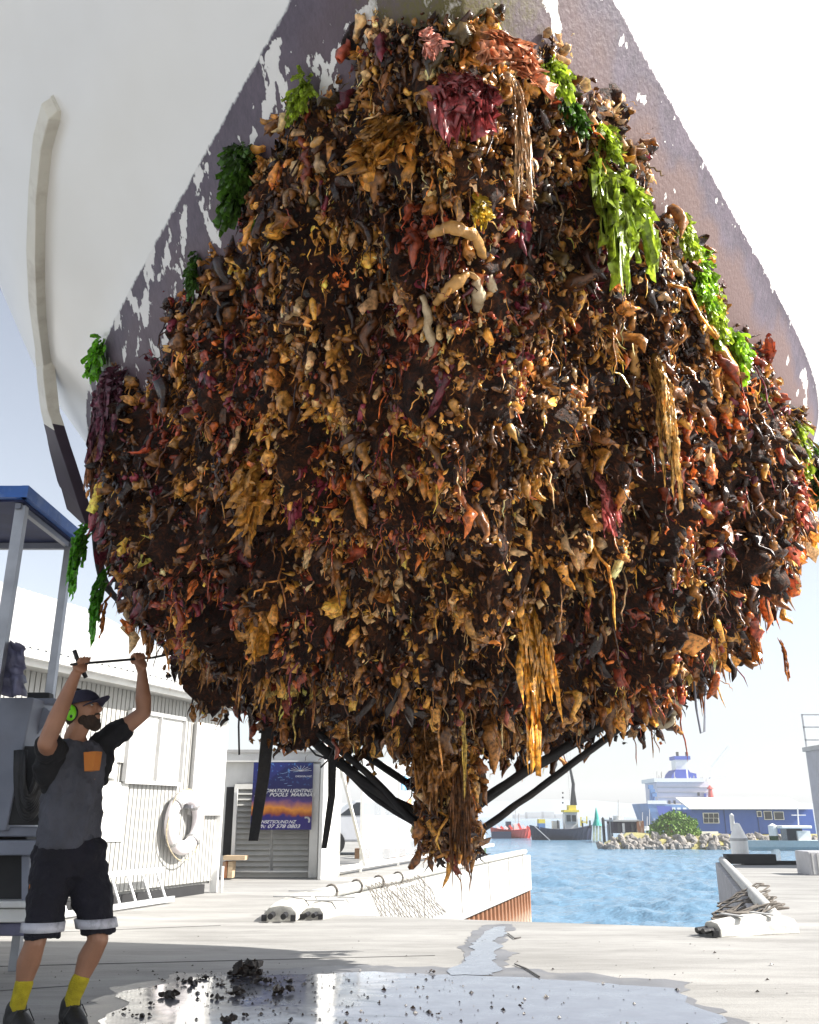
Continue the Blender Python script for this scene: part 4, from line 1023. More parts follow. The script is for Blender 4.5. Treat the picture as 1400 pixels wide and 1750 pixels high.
def fine(path, n=6):
    out = []
    for i in range(len(path)-1):
        for k in range(n): t_ = k/n; out.append((path[i][0].lerp(path[i+1][0], t_), path[i][1].lerp(path[i+1][1], t_).normalized()))
    return out+[path[-1]]
fp = fine(left_path)
M['railpaint'] = mat('dark_antifouling', (.03, .018, .035), .6, .3)
for mir in (False,): rail_mesh(fp, mir).build('bow_rail', [M['shell'], M['railpaint']], boat, bevel=.008)
# deck cap / rubbing strake at the sheer
for side in (-1, 1):
    q = MB(); q.tube([Vector(hull_vert(4.28, s_, side)) for s_ in sp[::3]], .05, 8); q.build('gunwale', M['white'], boat, smooth=True)

# =================================================================== MARINE GROWTH
gm = bpy.data.materials.new('marine_growth'); gm.use_nodes = True; nt = gm.node_tree; b = nt.nodes['Principled BSDF']; L = nt.links.new
at = N(nt, 'ShaderNodeAttribute', attribute_name='Col'); geo = N(nt, 'ShaderNodeNewGeometry')
n1 = N(nt, 'ShaderNodeTexNoise'); n1.inputs['Scale'].default_value = 55; n1.inputs['Detail'].default_value = 4; L(geo.outputs['Position'], n1.inputs['Vector'])
r1 = N(nt, 'ShaderNodeMapRange'); r1.inputs[1].default_value = .3; r1.inputs[2].default_value = .7; r1.inputs[3].default_value = .3; r1.inputs[4].default_value = 1.7; L(n1.outputs[0], r1.inputs[0])
mx = N(nt, 'ShaderNodeMix', data_type='RGBA', blend_type='MULTIPLY'); mx.inputs[0].default_value = 1; L(at.outputs[0], mx.inputs[6]); L(r1.outputs[0], mx.inputs[7])
L(mx.outputs[2], b.inputs['Base Color']); b.inputs['Roughness'].default_value = .26; b.inputs['Specular IOR Level'].default_value = .55; b.inputs['Coat Weight'].default_value = .25; b.inputs['Coat Roughness'].default_value = .12
bp = N(nt, 'ShaderNodeBump'); bp.inputs['Strength'].default_value = .5; bp.inputs['Distance'].default_value = .004
n2 = N(nt, 'ShaderNodeTexNoise'); n2.inputs['Scale'].default_value = 160; n2.inputs['Detail'].default_value = 3; L(geo.outputs['Position'], n2.inputs['Vector']); L(n2.outputs[0], bp.inputs['Height']); L(bp.outputs[0], b.inputs['Normal'])
tr = N(nt, 'ShaderNodeBsdfTranslucent'); L(mx.outputs[2], tr.inputs[0]); ms = N(nt, 'ShaderNodeMixShader'); ms.inputs[0].default_value = .22
L(b.outputs[0], ms.inputs[1]); L(tr.outputs[0], ms.inputs[2]); L(ms.outputs[0], nt.nodes['Material Output'].inputs[0])
M['growth'] = gm

AN = np.array([1, 1, .55])
def vnoise(Pn, f, seed):                                    # cheap smooth vector-field noise
    r = np.random.default_rng(seed); out = np.zeros(len(Pn))
    for k in range(7):
        d = r.normal(size=3); d /= np.linalg.norm(d); out += np.sin(Pn@d*f*(.7+.25*k) + r.uniform(0, 6.28))
    return out/3.0
# sample the hull surface
def z_edge(Xs, Y):                                          # where the growth stops, height above ground
    return np.interp(Y, [1.2, 1.62, 1.8, 2.4, 2.9, 3.5, 4.3, 4.8, 6], [2.4, 2.80, 3.02, 3.0, 2.95, 2.92, 2.93, 2.84, 2.75]) + .05*np.sin(Y*9.1+Xs) + .035*np.sin(Y*23+Xs*7) + .02*np.sin(Y*51-Xs*9)
Ptri = []; Ntri = []; Atri = []
HV = np.array(bm_.v)
quads = np.array([f for f in bm_.f[:2*nz*(NS-1)]])
side_flag = np.array([-1]*(nz*(NS-1)) + [1]*(nz*(NS-1)))
T = np.concatenate([quads[:, [0,1,2]], quads[:, [0,2,3]]]); A, B, C = HV[T[:,0]], HV[T[:,1]], HV[T[:,2]]
cr_ = np.cross(B-A, C-A); area = np.linalg.norm(cr_, axis=1)/2; nr = cr_/(2*area[:,None]+1e-12)
cen = (A+B+C)/3
outw = np.sign((nr*(cen-np.array([.15, 6.0, 4.0]))).sum(1)); nr *= outw[:, None]
tz = np.clip(np.abs(cen[:,0]-(.05+.033*cen[:,1]))/.35, 0, 1); nr[:,0] *= tz; nr /= np.linalg.norm(nr, axis=1)[:,None]
dist = np.linalg.norm(cen-np.array([0,0,CAM_H]), axis=1)
facing = -(nr*(cen-np.array([0,0,CAM_H]))).sum(1)/dist
vis = np.where(facing > -.15, 1.0, .12)*np.where(cen[:,1] > 6.4, .10, 1)
wgt = area/dist**2*vis*(cen[:,2] < 3.35)*(np.clip(facing, .25, 1)**.3)
def sample(n):
    k = RNG.choice(len(T), n, p=wgt/wgt.sum()); u, v_ = RNG.random(n), RNG.random(n); m = u+v_ > 1; u[m] = 1-u[m]; v_[m] = 1-v_[m]
    p = A[k] + (B[k]-A[k])*u[:,None] + (C[k]-A[k])*v_[:,None]; nn = nr[k]
    ok = p[:,2] < z_edge(p[:,0], p[:,1]) + .03*RNG.normal(size=n)
    return p[ok], nn[ok]
def keel_sample(n):
    t = RNG.random(n); Y = 5.1+RNG.random(n)**2*2.2; z = .84+RNG.random(n)*.95; s_ = RNG.choice([-1, 1], n)
    front = RNG.random(n) < .55; Y = np.where(front, 5.12+.05*RNG.random(n), Y); X = np.where(front, RNG.uniform(-1, 1, n)*.09, s_*.09)
    p = np.stack([.05+.033*Y+X, Y, z], 1); nn = np.where(front[:,None], np.stack([X*4, -np.ones(n), 0*X], 1), np.stack([s_, -.3+0*X, 0*X], 1)); nn /= np.linalg.norm(nn, axis=1)[:,None]
    return p, nn
def thick(p):                                               # depth of the crust at a point
    e = z_edge(p[:,0], p[:,1]) - p[:,2]
    base = .012 + .12*np.clip(e/.7, 0, 1) + .035*np.clip(e/.15, 0, 1)
    dd = np.linalg.norm(p-np.array([0,0,CAM_H]), axis=1)
    return base*np.clip(dd/4.2, .5, 1.05)*np.clip(1.05+.75*vnoise(p*AN, 7.5, 11)+.6*vnoise(p*AN, 19, 12)+.5*vnoise(p*AN, 38, 13), .05, 2.8)
PAL = np.array([(.018,.006,.003), (.065,.023,.007), (.17,.065,.014), (.36,.16,.035), (.58,.28,.05), (.22,.04,.016), (.12,.016,.026), (.52,.33,.16), (.07,.045,.012), (.58,.15,.03), (.52,.36,.09)])
CK = RNG.choice(len(T), 190, p=wgt/wgt.sum()); CC = cen[CK]; CR = np.clip(np.linalg.norm(CC-np.array([0,0,CAM_H]), axis=1)/5*RNG.uniform(.045, .17, 190), .02, .2)
CI = RNG.choice([0, 0, 0, 3, 4, 7, 5, 6, 2, 4, 10, 9, 3, 7], 190)
def colour(p):
    n = len(p); u = vnoise(p, 5, 21)+.5*vnoise(p, 13, 22); v_ = vnoise(p, 4, 23)+.4*vnoise(p, 11, 25)
    base = vnoise(p*AN, 16, 201) + .6*vnoise(p*AN, 40, 202) + RNG.normal(0, .55, n)            # neighbours share a tone
    idx = np.digitize(base, [-.75, -.05, .65, 1.35, 2.0])
    idx = np.where(idx == 5, 7, idx)
    r = RNG.random(n)
    idx = np.where((u > .45) & (r < .45), RNG.choice([3, 4, 7, 3], n), idx)
    idx = np.where((u < -.6) & (r < .55), RNG.choice([0, 1, 6, 5, 0], n), idx)
    idx = np.where((v_ > .8) & (r < .5), RNG.choice([6, 5, 5, 9], n), idx)
    idx = np.where((p[:,0] < -1.0) & (p[:,2] > 2.3) & (r < .40), RNG.choice([6, 0], n), idx)
    idx = np.where((p[:,0] > 1.0) & (vnoise(p, 12, 205) > .3) & (RNG.random(n) < .5), RNG.choice([9, 5, 4, 2], n), idx)
    idx = np.where(RNG.random(n) < .02, RNG.choice([4, 9, 10, 7], n), idx)
    idx = np.where((p[:,1] < 2.3) & (RNG.random(n) < .2), RNG.choice([7, 3, 8], n), idx)
    idx = np.where((np.abs(p[:,0]-.2) < .7) & (vnoise(p, 10, 206) > .1) & (RNG.random(n) < .45), RNG.choice([7, 4, 3, 2], n), idx)
    dm = np.sqrt((((p[:,None,:]-CC[None])*np.array([1, 1, .6]))**2).sum(2))/CR[None]; km = dm.argmin(1); near = dm[np.arange(n), km] + .25*vnoise(p, 30, 207)
    idx = np.where((near < 1) & (RNG.random(n) < .72), CI[km], idx)
    c = 1.18*PAL[idx]*RNG.uniform(.65, 1.35, (n, 1))*RNG.uniform(.94, 1.06, (n, 3))
    return c
def frames(d):                                             # d: main axis -> (x, y, d)
    n = len(d); a = RNG.normal(size=(n, 3)); x = np.cross(a, d); x /= np.linalg.norm(x, axis=1)[:,None]; y = np.cross(d, x); return x, y
def emit(name, V, F, Cc, par=None):                        # V (n, k, 3)
    n, k = V.shape[:2]; FF = (F[None]+np.arange(n)[:,None,None]*k).reshape(-1, F.shape[1])
    o = np_mesh(name, V.reshape(-1, 3), FF, M['growth'], Cc.reshape(-1, 3)); o['kind'] = 'stuff'; return o
down = np.array([0, 0, -1.0])
def axes(nn, a, g, r):
    d = nn*a + down*g + RNG.normal(size=nn.shape)*r; return d/np.linalg.norm(d, axis=1)[:,None]
def size_of(p): return np.linalg.norm(p-np.array([0,0,CAM_H]), axis=1)/5.0
# 1. crust: lumpy turf over the hull, near-black tones paint shade into its gaps
cm = bpy.data.materials.new('growth_turf'); cm.use_nodes = True; nt = cm.node_tree; b = nt.nodes['Principled BSDF']; L = nt.links.new
geo = N(nt, 'ShaderNodeNewGeometry')
n1 = N(nt, 'ShaderNodeTexNoise'); n1.inputs['Scale'].default_value = 38; n1.inputs['Detail'].default_value = 7; n1.inputs['Roughness'].default_value = .7; n1.inputs['Distortion'].default_value = 1.2; L(geo.outputs['Position'], n1.inputs['Vector'])
cr1 = N(nt, 'ShaderNodeValToRGB'); e = cr1.color_ramp.elements; e[0].position = .38; e[0].color = (.003, .0015, .001, 1); e[1].position = .82; e[1].color = (.50, .25, .09, 1)
for p_, c_ in ((.51, (.030, .012, .005)), (.61, (.10, .036, .010)), (.71, (.30, .13, .035))): x = e.new(p_); x.color = (*c_, 1)
L(n1.outputs[0], cr1.inputs[0]); n5 = N(nt, 'ShaderNodeTexNoise'); n5.inputs['Scale'].default_value = 3.2; n5.inputs['Detail'].default_value = 5; L(geo.outputs['Position'], n5.inputs['Vector'])
cr2 = N(nt, 'ShaderNodeValToRGB'); e = cr2.color_ramp.elements; e[0].position = .35; e[0].color = (.45, .25, .35, 1); e[1].position = .68; e[1].color = (1.4, 1.15, .85, 1); L(n5.outputs[0], cr2.inputs[0])
mx = N(nt, 'ShaderNodeMix', data_type='RGBA', blend_type='MULTIPLY'); mx.inputs[0].default_value = 1; L(cr1.outputs[0], mx.inputs[6]); L(cr2.outputs[0], mx.inputs[7])
L(mx.outputs[2], b.inputs['Base Color']); b.inputs['Roughness'].default_value = .55; b.inputs['Specular IOR Level'].default_value = .25
bp = N(nt, 'ShaderNodeBump'); bp.inputs['Strength'].default_value = 1.0; bp.inputs['Distance'].default_value = .02; L(n1.outputs[0], bp.inputs['Height']); L(bp.outputs[0], b.inputs['Normal'])
M['turf'] = cm
zf = np.linspace(.66, 2.12, 170); sf = np.linspace(0, 1, 300)**1.25
def crust_side(side):
    z = np.repeat(zf, len(sf)); s_ = np.tile(sf, len(zf)); ys = np.interp(z, ZT, YS_); Y = ys + s_*(7.0-ys)
    r_ = .06*np.clip(Y-5.6, 0, 9)**2*np.clip(1-(z-.66)/1.55, 0, 1)
    return np.stack([x0c(Y)+side*hb(Y, z)*(1.045 if side > 0 else 1)*(s_ > 0), Y, z+r_+CAM_H], 1)
for side in (-1, 1):
    p = crust_side(side); g = p.reshape(len(zf), len(sf), 3)
    du = np.gradient(g, axis=0); dv = np.gradient(g, axis=1); nn = np.cross(du, dv); nn /= np.linalg.norm(nn, axis=2)[:,:,None]+1e-9
    nn = nn.reshape(-1, 3); sgn = np.sign((nn*(p-np.array([.15, 6, 4]))).sum(1)); nn *= sgn[:,None]
    nn[:, 0] *= np.clip(np.abs(p[:,0]-x0c(p[:,1]))/.35, 0, 1); nn /= np.linalg.norm(nn, axis=1)[:,None]+1e-9
    w2 = np.abs(vnoise(p + .03*np.stack([vnoise(p, 20, 1), vnoise(p, 20, 2), vnoise(p, 20, 3)], 1), 34, 31)); w3 = np.abs(vnoise(p, 70, 32)); w4 = vnoise(p, 120, 33)
    sc1 = np.clip(np.linalg.norm(p-np.array([0,0,CAM_H]), axis=1)/4.5, .35, 1)
    h = np.clip(thick(p), .008, 1)*.75 + sc1*(.045*(w2-.4) + .022*(w3-.4) + .007*w4)
    e = z_edge(p[:,0], p[:,1]) + .05*vnoise(p, 30, 55) - p[:,2]; h = np.where(e < 0, -.03, h*np.clip(e/.06, .15, 1))
    V = p + nn*h[:,None]
    o = np_mesh('marine_crust', V, grid_faces(len(zf), len(sf)), cm, None); tag(o, kind='stuff', label='dark lumpy crust of marine growth under the %s half of the boat' % ('left' if side < 0 else 'right'))
q = MB(); q.ball((.235, 6.0, 1.30), (.12, .88, .46), 24, 18)
for i, v_ in enumerate(q.v):
    nv_ = mnoise.noise(Vector(v_)*9); q.v[i] = (v_[0]+.05*nv_, v_[1]+.04*nv_, v_[2]+.05*nv_)
o = q.build('keel_crust', mat('dark_crust', (.03, .014, .008), .4, .5, scale=20), None, smooth=True); tag(o, kind='stuff')

# 2. crumpled sheets
ZONE = [100]
def pts(n, kf=.035, depth=(.3, 1.0), holes=True):
    p, nn = sample(int(n*1.5)); ZONE[0] += 1; zn = vnoise(p*AN, 5, ZONE[0])+.6*vnoise(p*AN, 13, ZONE[0]+40); o_ = np.argsort(-(zn + RNG.normal(0, .9, len(p))))[:int(len(p)/1.5)]; p, nn = p[o_], nn[o_]; kp, kn = keel_sample(int(n*kf)); hz = thick(p); hk = .04+.06*RNG.random(len(kp))
    cav = vnoise(p, 15, 77)+.6*vnoise(p, 33, 78); keep = (cav > -1.1) | (RNG.random(len(p)) < .5) if holes else np.ones(len(p), bool)
    p, nn, hz = p[keep], nn[keep], hz[keep]
    p = np.concatenate([p, kp]); nn = np.concatenate([nn, kn]); h = np.concatenate([hz, hk])
    return p + nn*(h*RNG.uniform(depth[0], depth[1], len(p)))[:,None], nn
def flow(p): return np.stack([vnoise(p, 9, 61), vnoise(p, 9, 62), vnoise(p, 9, 63)], 1)*.45
def leaves(n, name, L0, W0, seed, ax=(.6, .7, .35), bright=1.0, kf=.035, point=.5, crump=1.0, droop=.35):
    p, nn = pts(n, kf); n = len(p); d = axes(nn + flow(p), *ax); x, y = frames(d); sc0 = size_of(p)*np.clip(RNG.lognormal(0, .38, n), .4, 1.7)
    nu, nv = 6, 6; u = np.linspace(0, 1, nu)[None,:,None]; v_ = np.linspace(-1, 1, nv)[None,None,:]
    wp = (.55+.6*np.sin(u*2.6)*(1-point) + point*(np.sin(np.clip(u*.85+.12, 0, 1)*pi)**.7-.5))
    wob = RNG.uniform(-1, 1, (n, nu, nv)); wob = .5*wob + .25*(np.roll(wob, 1, 1)+np.roll(wob, 1, 2)); ph = RNG.uniform(0, 6.28, (n, 1, 1)); f1 = RNG.uniform(2, 6, (n, 1, 1)); curl = RNG.normal(0, 1.1, (n, 1, 1))
    edge = 1+.35*RNG.uniform(-1, 1, (n, nu, 1))+.2*wob
    lx = v_*wp*W0*edge; lz = u*L0*(1+.25*RNG.uniform(-1, 1, (n, 1, nv))*u - .35*v_*v_*u) + W0*.2*wob*crump
    ly = W0*crump*(.6*np.sin(v_*f1+ph+u*5) + .3*wob + curl*v_*v_*.8) + L0*curl*.35*u*u
    S = sc0[:,None,None]
    V = p[:,None,None,:] + (lx*S)[...,None]*x[:,None,None,:] + (ly*S)[...,None]*y[:,None,None,:] + (lz*S)[...,None]*d[:,None,None,:]
    V[..., 2] -= (u**2*L0*droop*S)*np.ones((1,1,nv))
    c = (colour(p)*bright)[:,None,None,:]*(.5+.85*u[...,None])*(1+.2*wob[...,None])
    return emit(name, V.reshape(n, -1, 3), grid_faces(nu, nv), np.clip(c, 0, 1).reshape(n, -1, 3))
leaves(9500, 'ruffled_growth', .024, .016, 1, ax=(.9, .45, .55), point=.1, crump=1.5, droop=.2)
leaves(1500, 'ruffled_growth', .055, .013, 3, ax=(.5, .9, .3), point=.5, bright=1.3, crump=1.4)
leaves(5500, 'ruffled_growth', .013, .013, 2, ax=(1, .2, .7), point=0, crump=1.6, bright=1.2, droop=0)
# 3. lumps: noisy little bodies, tubes (sea squirts) and strands
def lumps(n, name, r0, ax, bright=1.0, kf=.035, elong=(.7, 1.8), rough_=.45, ptsf=None, m=6, k=5):
    p, nn = (ptsf or pts)(n, kf); n = len(p); d = axes(nn + flow(p), *ax); x, y = frames(d); S = size_of(p)*np.clip(RNG.lognormal(0, .45, n), .3, 2)*r0
    th = np.linspace(0, pi, k)[None,:,None]; a = (np.arange(m)/m*2*pi)[None,None,:]
    el = RNG.uniform(elong[0], elong[1], (n, 1, 1)); ph = RNG.uniform(0, 6.28, (n, 3, 1, 1)); fr = RNG.integers(2, 5, (n, 1, 1))
    rr = 1 + rough_*(.55*np.sin(a*fr+ph[:,0])*np.sin(th*3+ph[:,1]) + .5*np.sin(th*4+ph[:,2]) + .35*RNG.uniform(-1, 1, (n, k, m)))
    rr[:, 0, :] = rr[:, 0, :1]; rr[:, -1, :] = rr[:, -1, :1]
    lx = rr*np.sin(th)*np.cos(a); ly = rr*np.sin(th)*np.sin(a); lz = -rr*np.cos(th)*el + el*.6
    bend = np.clip(RNG.normal(0, .3, (n, 1, 1)), -.6, .6); lx = lx + bend*lz*lz/el
    V = p[:,None,None,:] + S[:,None,None,None]*(lx[...,None]*x[:,None,None,:] + ly[...,None]*y[:,None,None,:] + lz[...,None]*d[:,None,None,:])
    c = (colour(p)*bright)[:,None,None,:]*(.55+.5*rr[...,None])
    return emit(name, V.reshape(n, -1, 3), grid_faces(k, m, True), np.clip(c, 0, 1).reshape(n, -1, 3))
def tubes(n, name, L0, R0, ax, m=6, nu=5, open_=True, grav=.5, bright=1, prof=None, kf=.035, wob=.25, jit=.22):
    p, nn = pts(n, kf); n = len(p); d = axes(nn + flow(p), *ax); x, y = frames(d); S = (size_of(p)*RNG.lognormal(0, .42, n))[:,None,None]
    u = np.linspace(0, 1, nu)[None,:,None]; a = (np.arange(m)/m*2*pi)[None,None,:]
    pr = prof(u) if prof else (.8+.3*np.sin(u*pi))
    if open_:
        pr = np.concatenate([pr, pr[:, -1:]*.62, pr[:, -1:]*.5], 1); uu = np.concatenate([u, u[:, -1:]*1.0, u[:, -1:]*.75], 1)
    else: pr = pr*np.where(u > .99, .15, 1); uu = u
    rr = R0*pr*(1+RNG.uniform(-1, 1, (n, pr.shape[1], m))*jit)
    bx = np.cumsum(RNG.normal(0, wob, (n, pr.shape[1], 1)), 1)*R0*1.5*(uu > 0); by = np.cumsum(RNG.normal(0, wob, (n, pr.shape[1], 1)), 1)*R0*1.5*(uu > 0)
    lx = rr*np.cos(a)+bx; ly = rr*np.sin(a)+by; lz = uu*L0*np.ones_like(a)
    V = p[:,None,None,:] + (lx*S)[...,None]*x[:,None,None,:] + (ly*S)[...,None]*y[:,None,None,:] + (lz*S)[...,None]*d[:,None,None,:]
    V[..., 2] -= (uu**2*L0*grav*S)*np.ones_like(a)
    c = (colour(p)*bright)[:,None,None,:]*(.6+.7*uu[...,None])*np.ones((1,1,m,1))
    return emit(name, V.reshape(n, -1, 3), grid_faces(pr.shape[1], m, True), np.clip(c, 0, 1).reshape(n, -1, 3))
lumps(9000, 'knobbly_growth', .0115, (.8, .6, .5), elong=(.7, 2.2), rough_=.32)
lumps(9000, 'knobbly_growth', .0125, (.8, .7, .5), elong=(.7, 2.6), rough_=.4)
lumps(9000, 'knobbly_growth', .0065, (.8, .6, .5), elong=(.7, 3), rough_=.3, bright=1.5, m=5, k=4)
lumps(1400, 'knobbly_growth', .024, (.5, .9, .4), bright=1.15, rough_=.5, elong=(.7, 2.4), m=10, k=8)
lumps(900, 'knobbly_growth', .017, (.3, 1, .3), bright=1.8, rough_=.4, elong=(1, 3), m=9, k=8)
def cups(n, name, r0, bright=1.0):
    p, nn = pts(n); n = len(p); d = axes(nn + flow(p), 1, .1, .45); x, y = frames(d); S = (size_of(p)*np.clip(RNG.lognormal(0, .5, n), .4, 2.2)*r0)[:,None,None]
    k, m = 4, 10; u = np.linspace(.12, 1, k)[None,:,None]; a = (np.arange(m)/m*2*pi)[None,None,:]; ph = RNG.uniform(0, 6.28, (n, 1, 1))
    rr = u*(1+.22*np.sin(a*3+ph)*u + .12*RNG.uniform(-1, 1, (n, 1, m))); dep = RNG.uniform(.1, .9, (n, 1, 1))
    lx = rr*np.cos(a); ly = rr*np.sin(a)*RNG.uniform(.6, 1, (n, 1, 1)); lz = dep*u*u*(1+.3*np.sin(a*2+ph)) + .0*a
    V = p[:,None,None,:] + (lx*S)[...,None]*x[:,None,None,:] + (ly*S)[...,None]*y[:,None,None,:] + (lz*S)[...,None]*d[:,None,None,:]
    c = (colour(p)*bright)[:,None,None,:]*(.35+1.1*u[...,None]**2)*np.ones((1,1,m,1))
    return emit(name, V.reshape(n, -1, 3), grid_faces(k, m, True), np.clip(c, 0, 1).reshape(n, -1, 3))
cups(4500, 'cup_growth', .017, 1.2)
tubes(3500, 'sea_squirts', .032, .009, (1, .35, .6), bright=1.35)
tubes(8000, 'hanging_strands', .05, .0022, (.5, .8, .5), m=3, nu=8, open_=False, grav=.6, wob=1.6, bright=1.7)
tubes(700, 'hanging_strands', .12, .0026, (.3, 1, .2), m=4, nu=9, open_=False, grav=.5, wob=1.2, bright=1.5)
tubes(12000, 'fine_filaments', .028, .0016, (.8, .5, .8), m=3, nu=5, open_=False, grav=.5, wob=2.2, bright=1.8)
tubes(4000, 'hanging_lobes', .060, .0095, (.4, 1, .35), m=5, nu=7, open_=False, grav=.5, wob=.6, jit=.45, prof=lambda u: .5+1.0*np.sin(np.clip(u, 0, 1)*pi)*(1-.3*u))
# lower fringe: hanging tags along the turn of the bilge
def fringe(n, kf=0, depth=0):
    z = np.concatenate([RNG.uniform(.66, 1.0, n//2), RNG.uniform(.7, 1.7, n-n//2)]); Y = RNG.uniform(4.3, 6.0, n); side = RNG.choice([-1, 1], n)
    X = x0c(Y)+side*hb(Y, z)*np.where(side > 0, 1.045, 1)*np.where(z < .76, RNG.random(n), 1); p = np.stack([X, Y, z+CAM_H], 1)
    nn = np.stack([side*np.clip(z-.2, 0, 1), -.3+0*z, -1+z*.5], 1); nn /= np.linalg.norm(nn, axis=1)[:,None]
    cl_ = vnoise(p, 6, 91) > -.4
    p, nn = p[cl_], nn[cl_]
    return p+nn*RNG.uniform(.02, .12, (len(p), 1)), nn
_pts = pts
pts = fringe
leaves(600, 'fringe_growth', .095, .026, 6, ax=(.15, 1, .15), bright=1.7, point=.7)
leaves(2200, 'fringe_growth', .070, .022, 5, ax=(.25, 1, .25), bright=1.25)
tubes(500, 'fringe_strands', .12, .003, (.2, 1, .15), m=4, nu=8, open_=False, grav=.3, wob=1.2)
tubes(1200, 'fringe_lobes', .085, .010, (.2, 1, .2), m=5, nu=7, open_=False, grav=.3, wob=.6, jit=.5, bright=1.2, prof=lambda u: .6+.9*np.sin(np.clip(u, 0, 1)*pi)*(1-.5*u))
lumps(1500, 'fringe_lumps', .016, (.3, 1, .5), ptsf=fringe)
pts = _pts

# ---- individual fronds and tatters -------------------------------------------------
def tatter(name, base, L0, W0, col, label, cat, n=7, lean=0, holes=.12, group=None, frill=.35, seed=0, tip=1.3, bunch=.25, rag=.5, nrm=Vector((0,-1,0)), mat_=None, spread=.6, taper=.5):
    r = np.random.default_rng(seed+int(abs(base.x)*1000)+int(abs(base.z)*777)); V = []; F = []; Cc = []
    side = Vector((nrm.y*-1, nrm.x, 0)); side = (side.normalized() if side.length > .1 else Vector((1, 0, 0)))
    if side.x < 0: side = -side
    for s_ in range(n):
        nu, nv = 26, 8; ww = W0*r.uniform(.35, .75); ll = L0*r.uniform(.35, 1.0); x0_ = W0*spread*r.uniform(-1, 1); ph = r.uniform(0, 6.28, 6); k0 = len(V); y0_ = r.uniform(-1, 1)*bunch*W0
        z0_ = r.uniform(-.22, .12)*L0 if L0 > W0*1.3 else r.uniform(-.4, .3)*L0
        edge = 1+rag*(r.uniform(-.45, .45, (nu, 2)) + .35*np.sin(np.linspace(0, r.uniform(6, 16), nu))[:,None]); tl = 1+.6*rag*r.uniform(-1, .2, nv); off = Vector((s_*3.1, seed, 0))
        for i in range(nu):
            u = i/(nu-1); wid = ww*(.3+.9*sin(min(1, u*1.5)*pi*.5))*(1-taper*u**1.6)
            for j in range(nv):
                v_ = 2*j/(nv-1)-1; e_ = edge[i, 0] if v_ < 0 else edge[i, 1]; e_ = 1+(e_-1)*abs(v_)
                xx = x0_*(.35+.65*u) + lean*ll*u + v_*wid*e_*.5 + .12*W0*sin(u*6+ph[0]); zz = z0_-u*ll*tl[j] + .03*W0*sin(v_*5+ph[3])
                q_ = Vector((xx, zz, 0))/max(.05, W0)*2.2; nz_ = mnoise.noise(q_+off)*1.0 + .5*mnoise.noise(q_*2.7+off)
                yy = y0_ + frill*W0*(.30*sin(v_*3+ph[1]+u*4) + .75*nz_ + .5*abs(v_)*sin(u*24+ph[4]))
                p_ = base + side*xx + nrm*(yy + .10*L0*sin(min(1, u*2)*pi/2)) + Vector((0, 0, zz)); V.append(p_)
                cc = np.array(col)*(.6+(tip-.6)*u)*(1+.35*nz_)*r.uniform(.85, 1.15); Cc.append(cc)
        hn_ = r.uniform(0, 50)
        for i in range(nu-1):
            for j in range(nv-1):
                hol = mnoise.noise(Vector((i*.55+hn_, j*.8, s_)))
                if hol < .42-holes*1.2 or i < 2: F.append((k0+i*nv+j, k0+i*nv+j+1, k0+(i+1)*nv+j+1, k0+(i+1)*nv+j))
    o = np_mesh(name, np.array([tuple(v) for v in V]), np.array(F), mat_ or M['growth'], np.clip(np.array(Cc), 0, 1)); tag(o, label, cat, group)
    return o
def tuft(name, c, rx, rz, n_, col, label, cat, group, nrm, mat_, n=70):
    r = np.random.default_rng(int(abs(c.x)*999+abs(c.z)*555)); V = []; F = []; Cc = []; nu, nv = 6, 5
    side = Vector((-nrm.y, nrm.x, 0)); side = side.normalized() if side.length > .1 else Vector((1, 0, 0)); dn = Vector((0, 0, -1))
    for s_ in range(n):
        a = r.uniform(0, 6.28); rad = r.random()**.5; lob = 1+.4*sin(a*3+c.x*9)
        b0 = c + side*cos(a)*rx*rad*.85*lob + Vector((0,0,1))*sin(a)*rz*rad*.85*lob + nrm*r.uniform(0, .5)*min(rx, rz)
        d = (nrm*r.uniform(.1, .8) + side*cos(a)*.6*rad + Vector((0,0,sin(a)*.4*rad-.7)) + Vector(r.normal(size=3))*.35).normalized()
        x = d.cross(Vector(r.normal(size=3))).normalized(); y = d.cross(x); L_ = .012+min(rx, rz)*r.uniform(.18, .42); L_ *= 1.5; W_ = L_*r.uniform(.16, .38); k0 = len(V); ph = r.uniform(0, 6.28, 2); br = r.uniform(.55, 1.45)
        for i in range(nu):
            u = i/(nu-1)
            for j in range(nv):
                v_ = 2*j/(nv-1)-1; w_ = W_*(.35+.8*sin(u*2.2))*(1+r.uniform(-.3, .3))
                V.append(b0 + d*(L_*u*(1-.15*v_*v_*(1+sin(ph[1])))) + x*v_*w_*.6 + y*(W_*.35*sin(v_*4+u*5+ph[0]) + L_*.2*r.uniform(-.4, .4)*u) + dn*(u*u*L_*.4))
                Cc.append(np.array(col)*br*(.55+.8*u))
        for i in range(nu-1):
            for j in range(nv-1): F.append((k0+i*nv+j, k0+i*nv+j+1, k0+(i+1)*nv+j+1, k0+(i+1)*nv+j))
    o = np_mesh(name, np.array([tuple(v) for v in V]), np.array(F), mat_, np.clip(np.array(Cc), 0, 1)); tag(o, label, cat, group); return o
def on_growth(px, py, off=.16):
    for dy in range(0, 400, 4):                              # first hull point at or straight above the spot
        for dx in (0, 12, -12, 24, -24, 40, -40, 60, -60):
            h, n = hull_hit(px+dx, py-dy)
            if h is not None and h.z < 3.4:
                d = (h-Vector((0,0,CAM_H))).length/4.6; n = n.copy(); n.x *= min(1, abs(h.x-x0c(h.y))/.5); n.normalize(); q_ = h + n*off*min(1, max(.4, d))
                q_ = P(px, py, q_.y)
                return q_, n
gw = M['growth']
gw = M['growth']
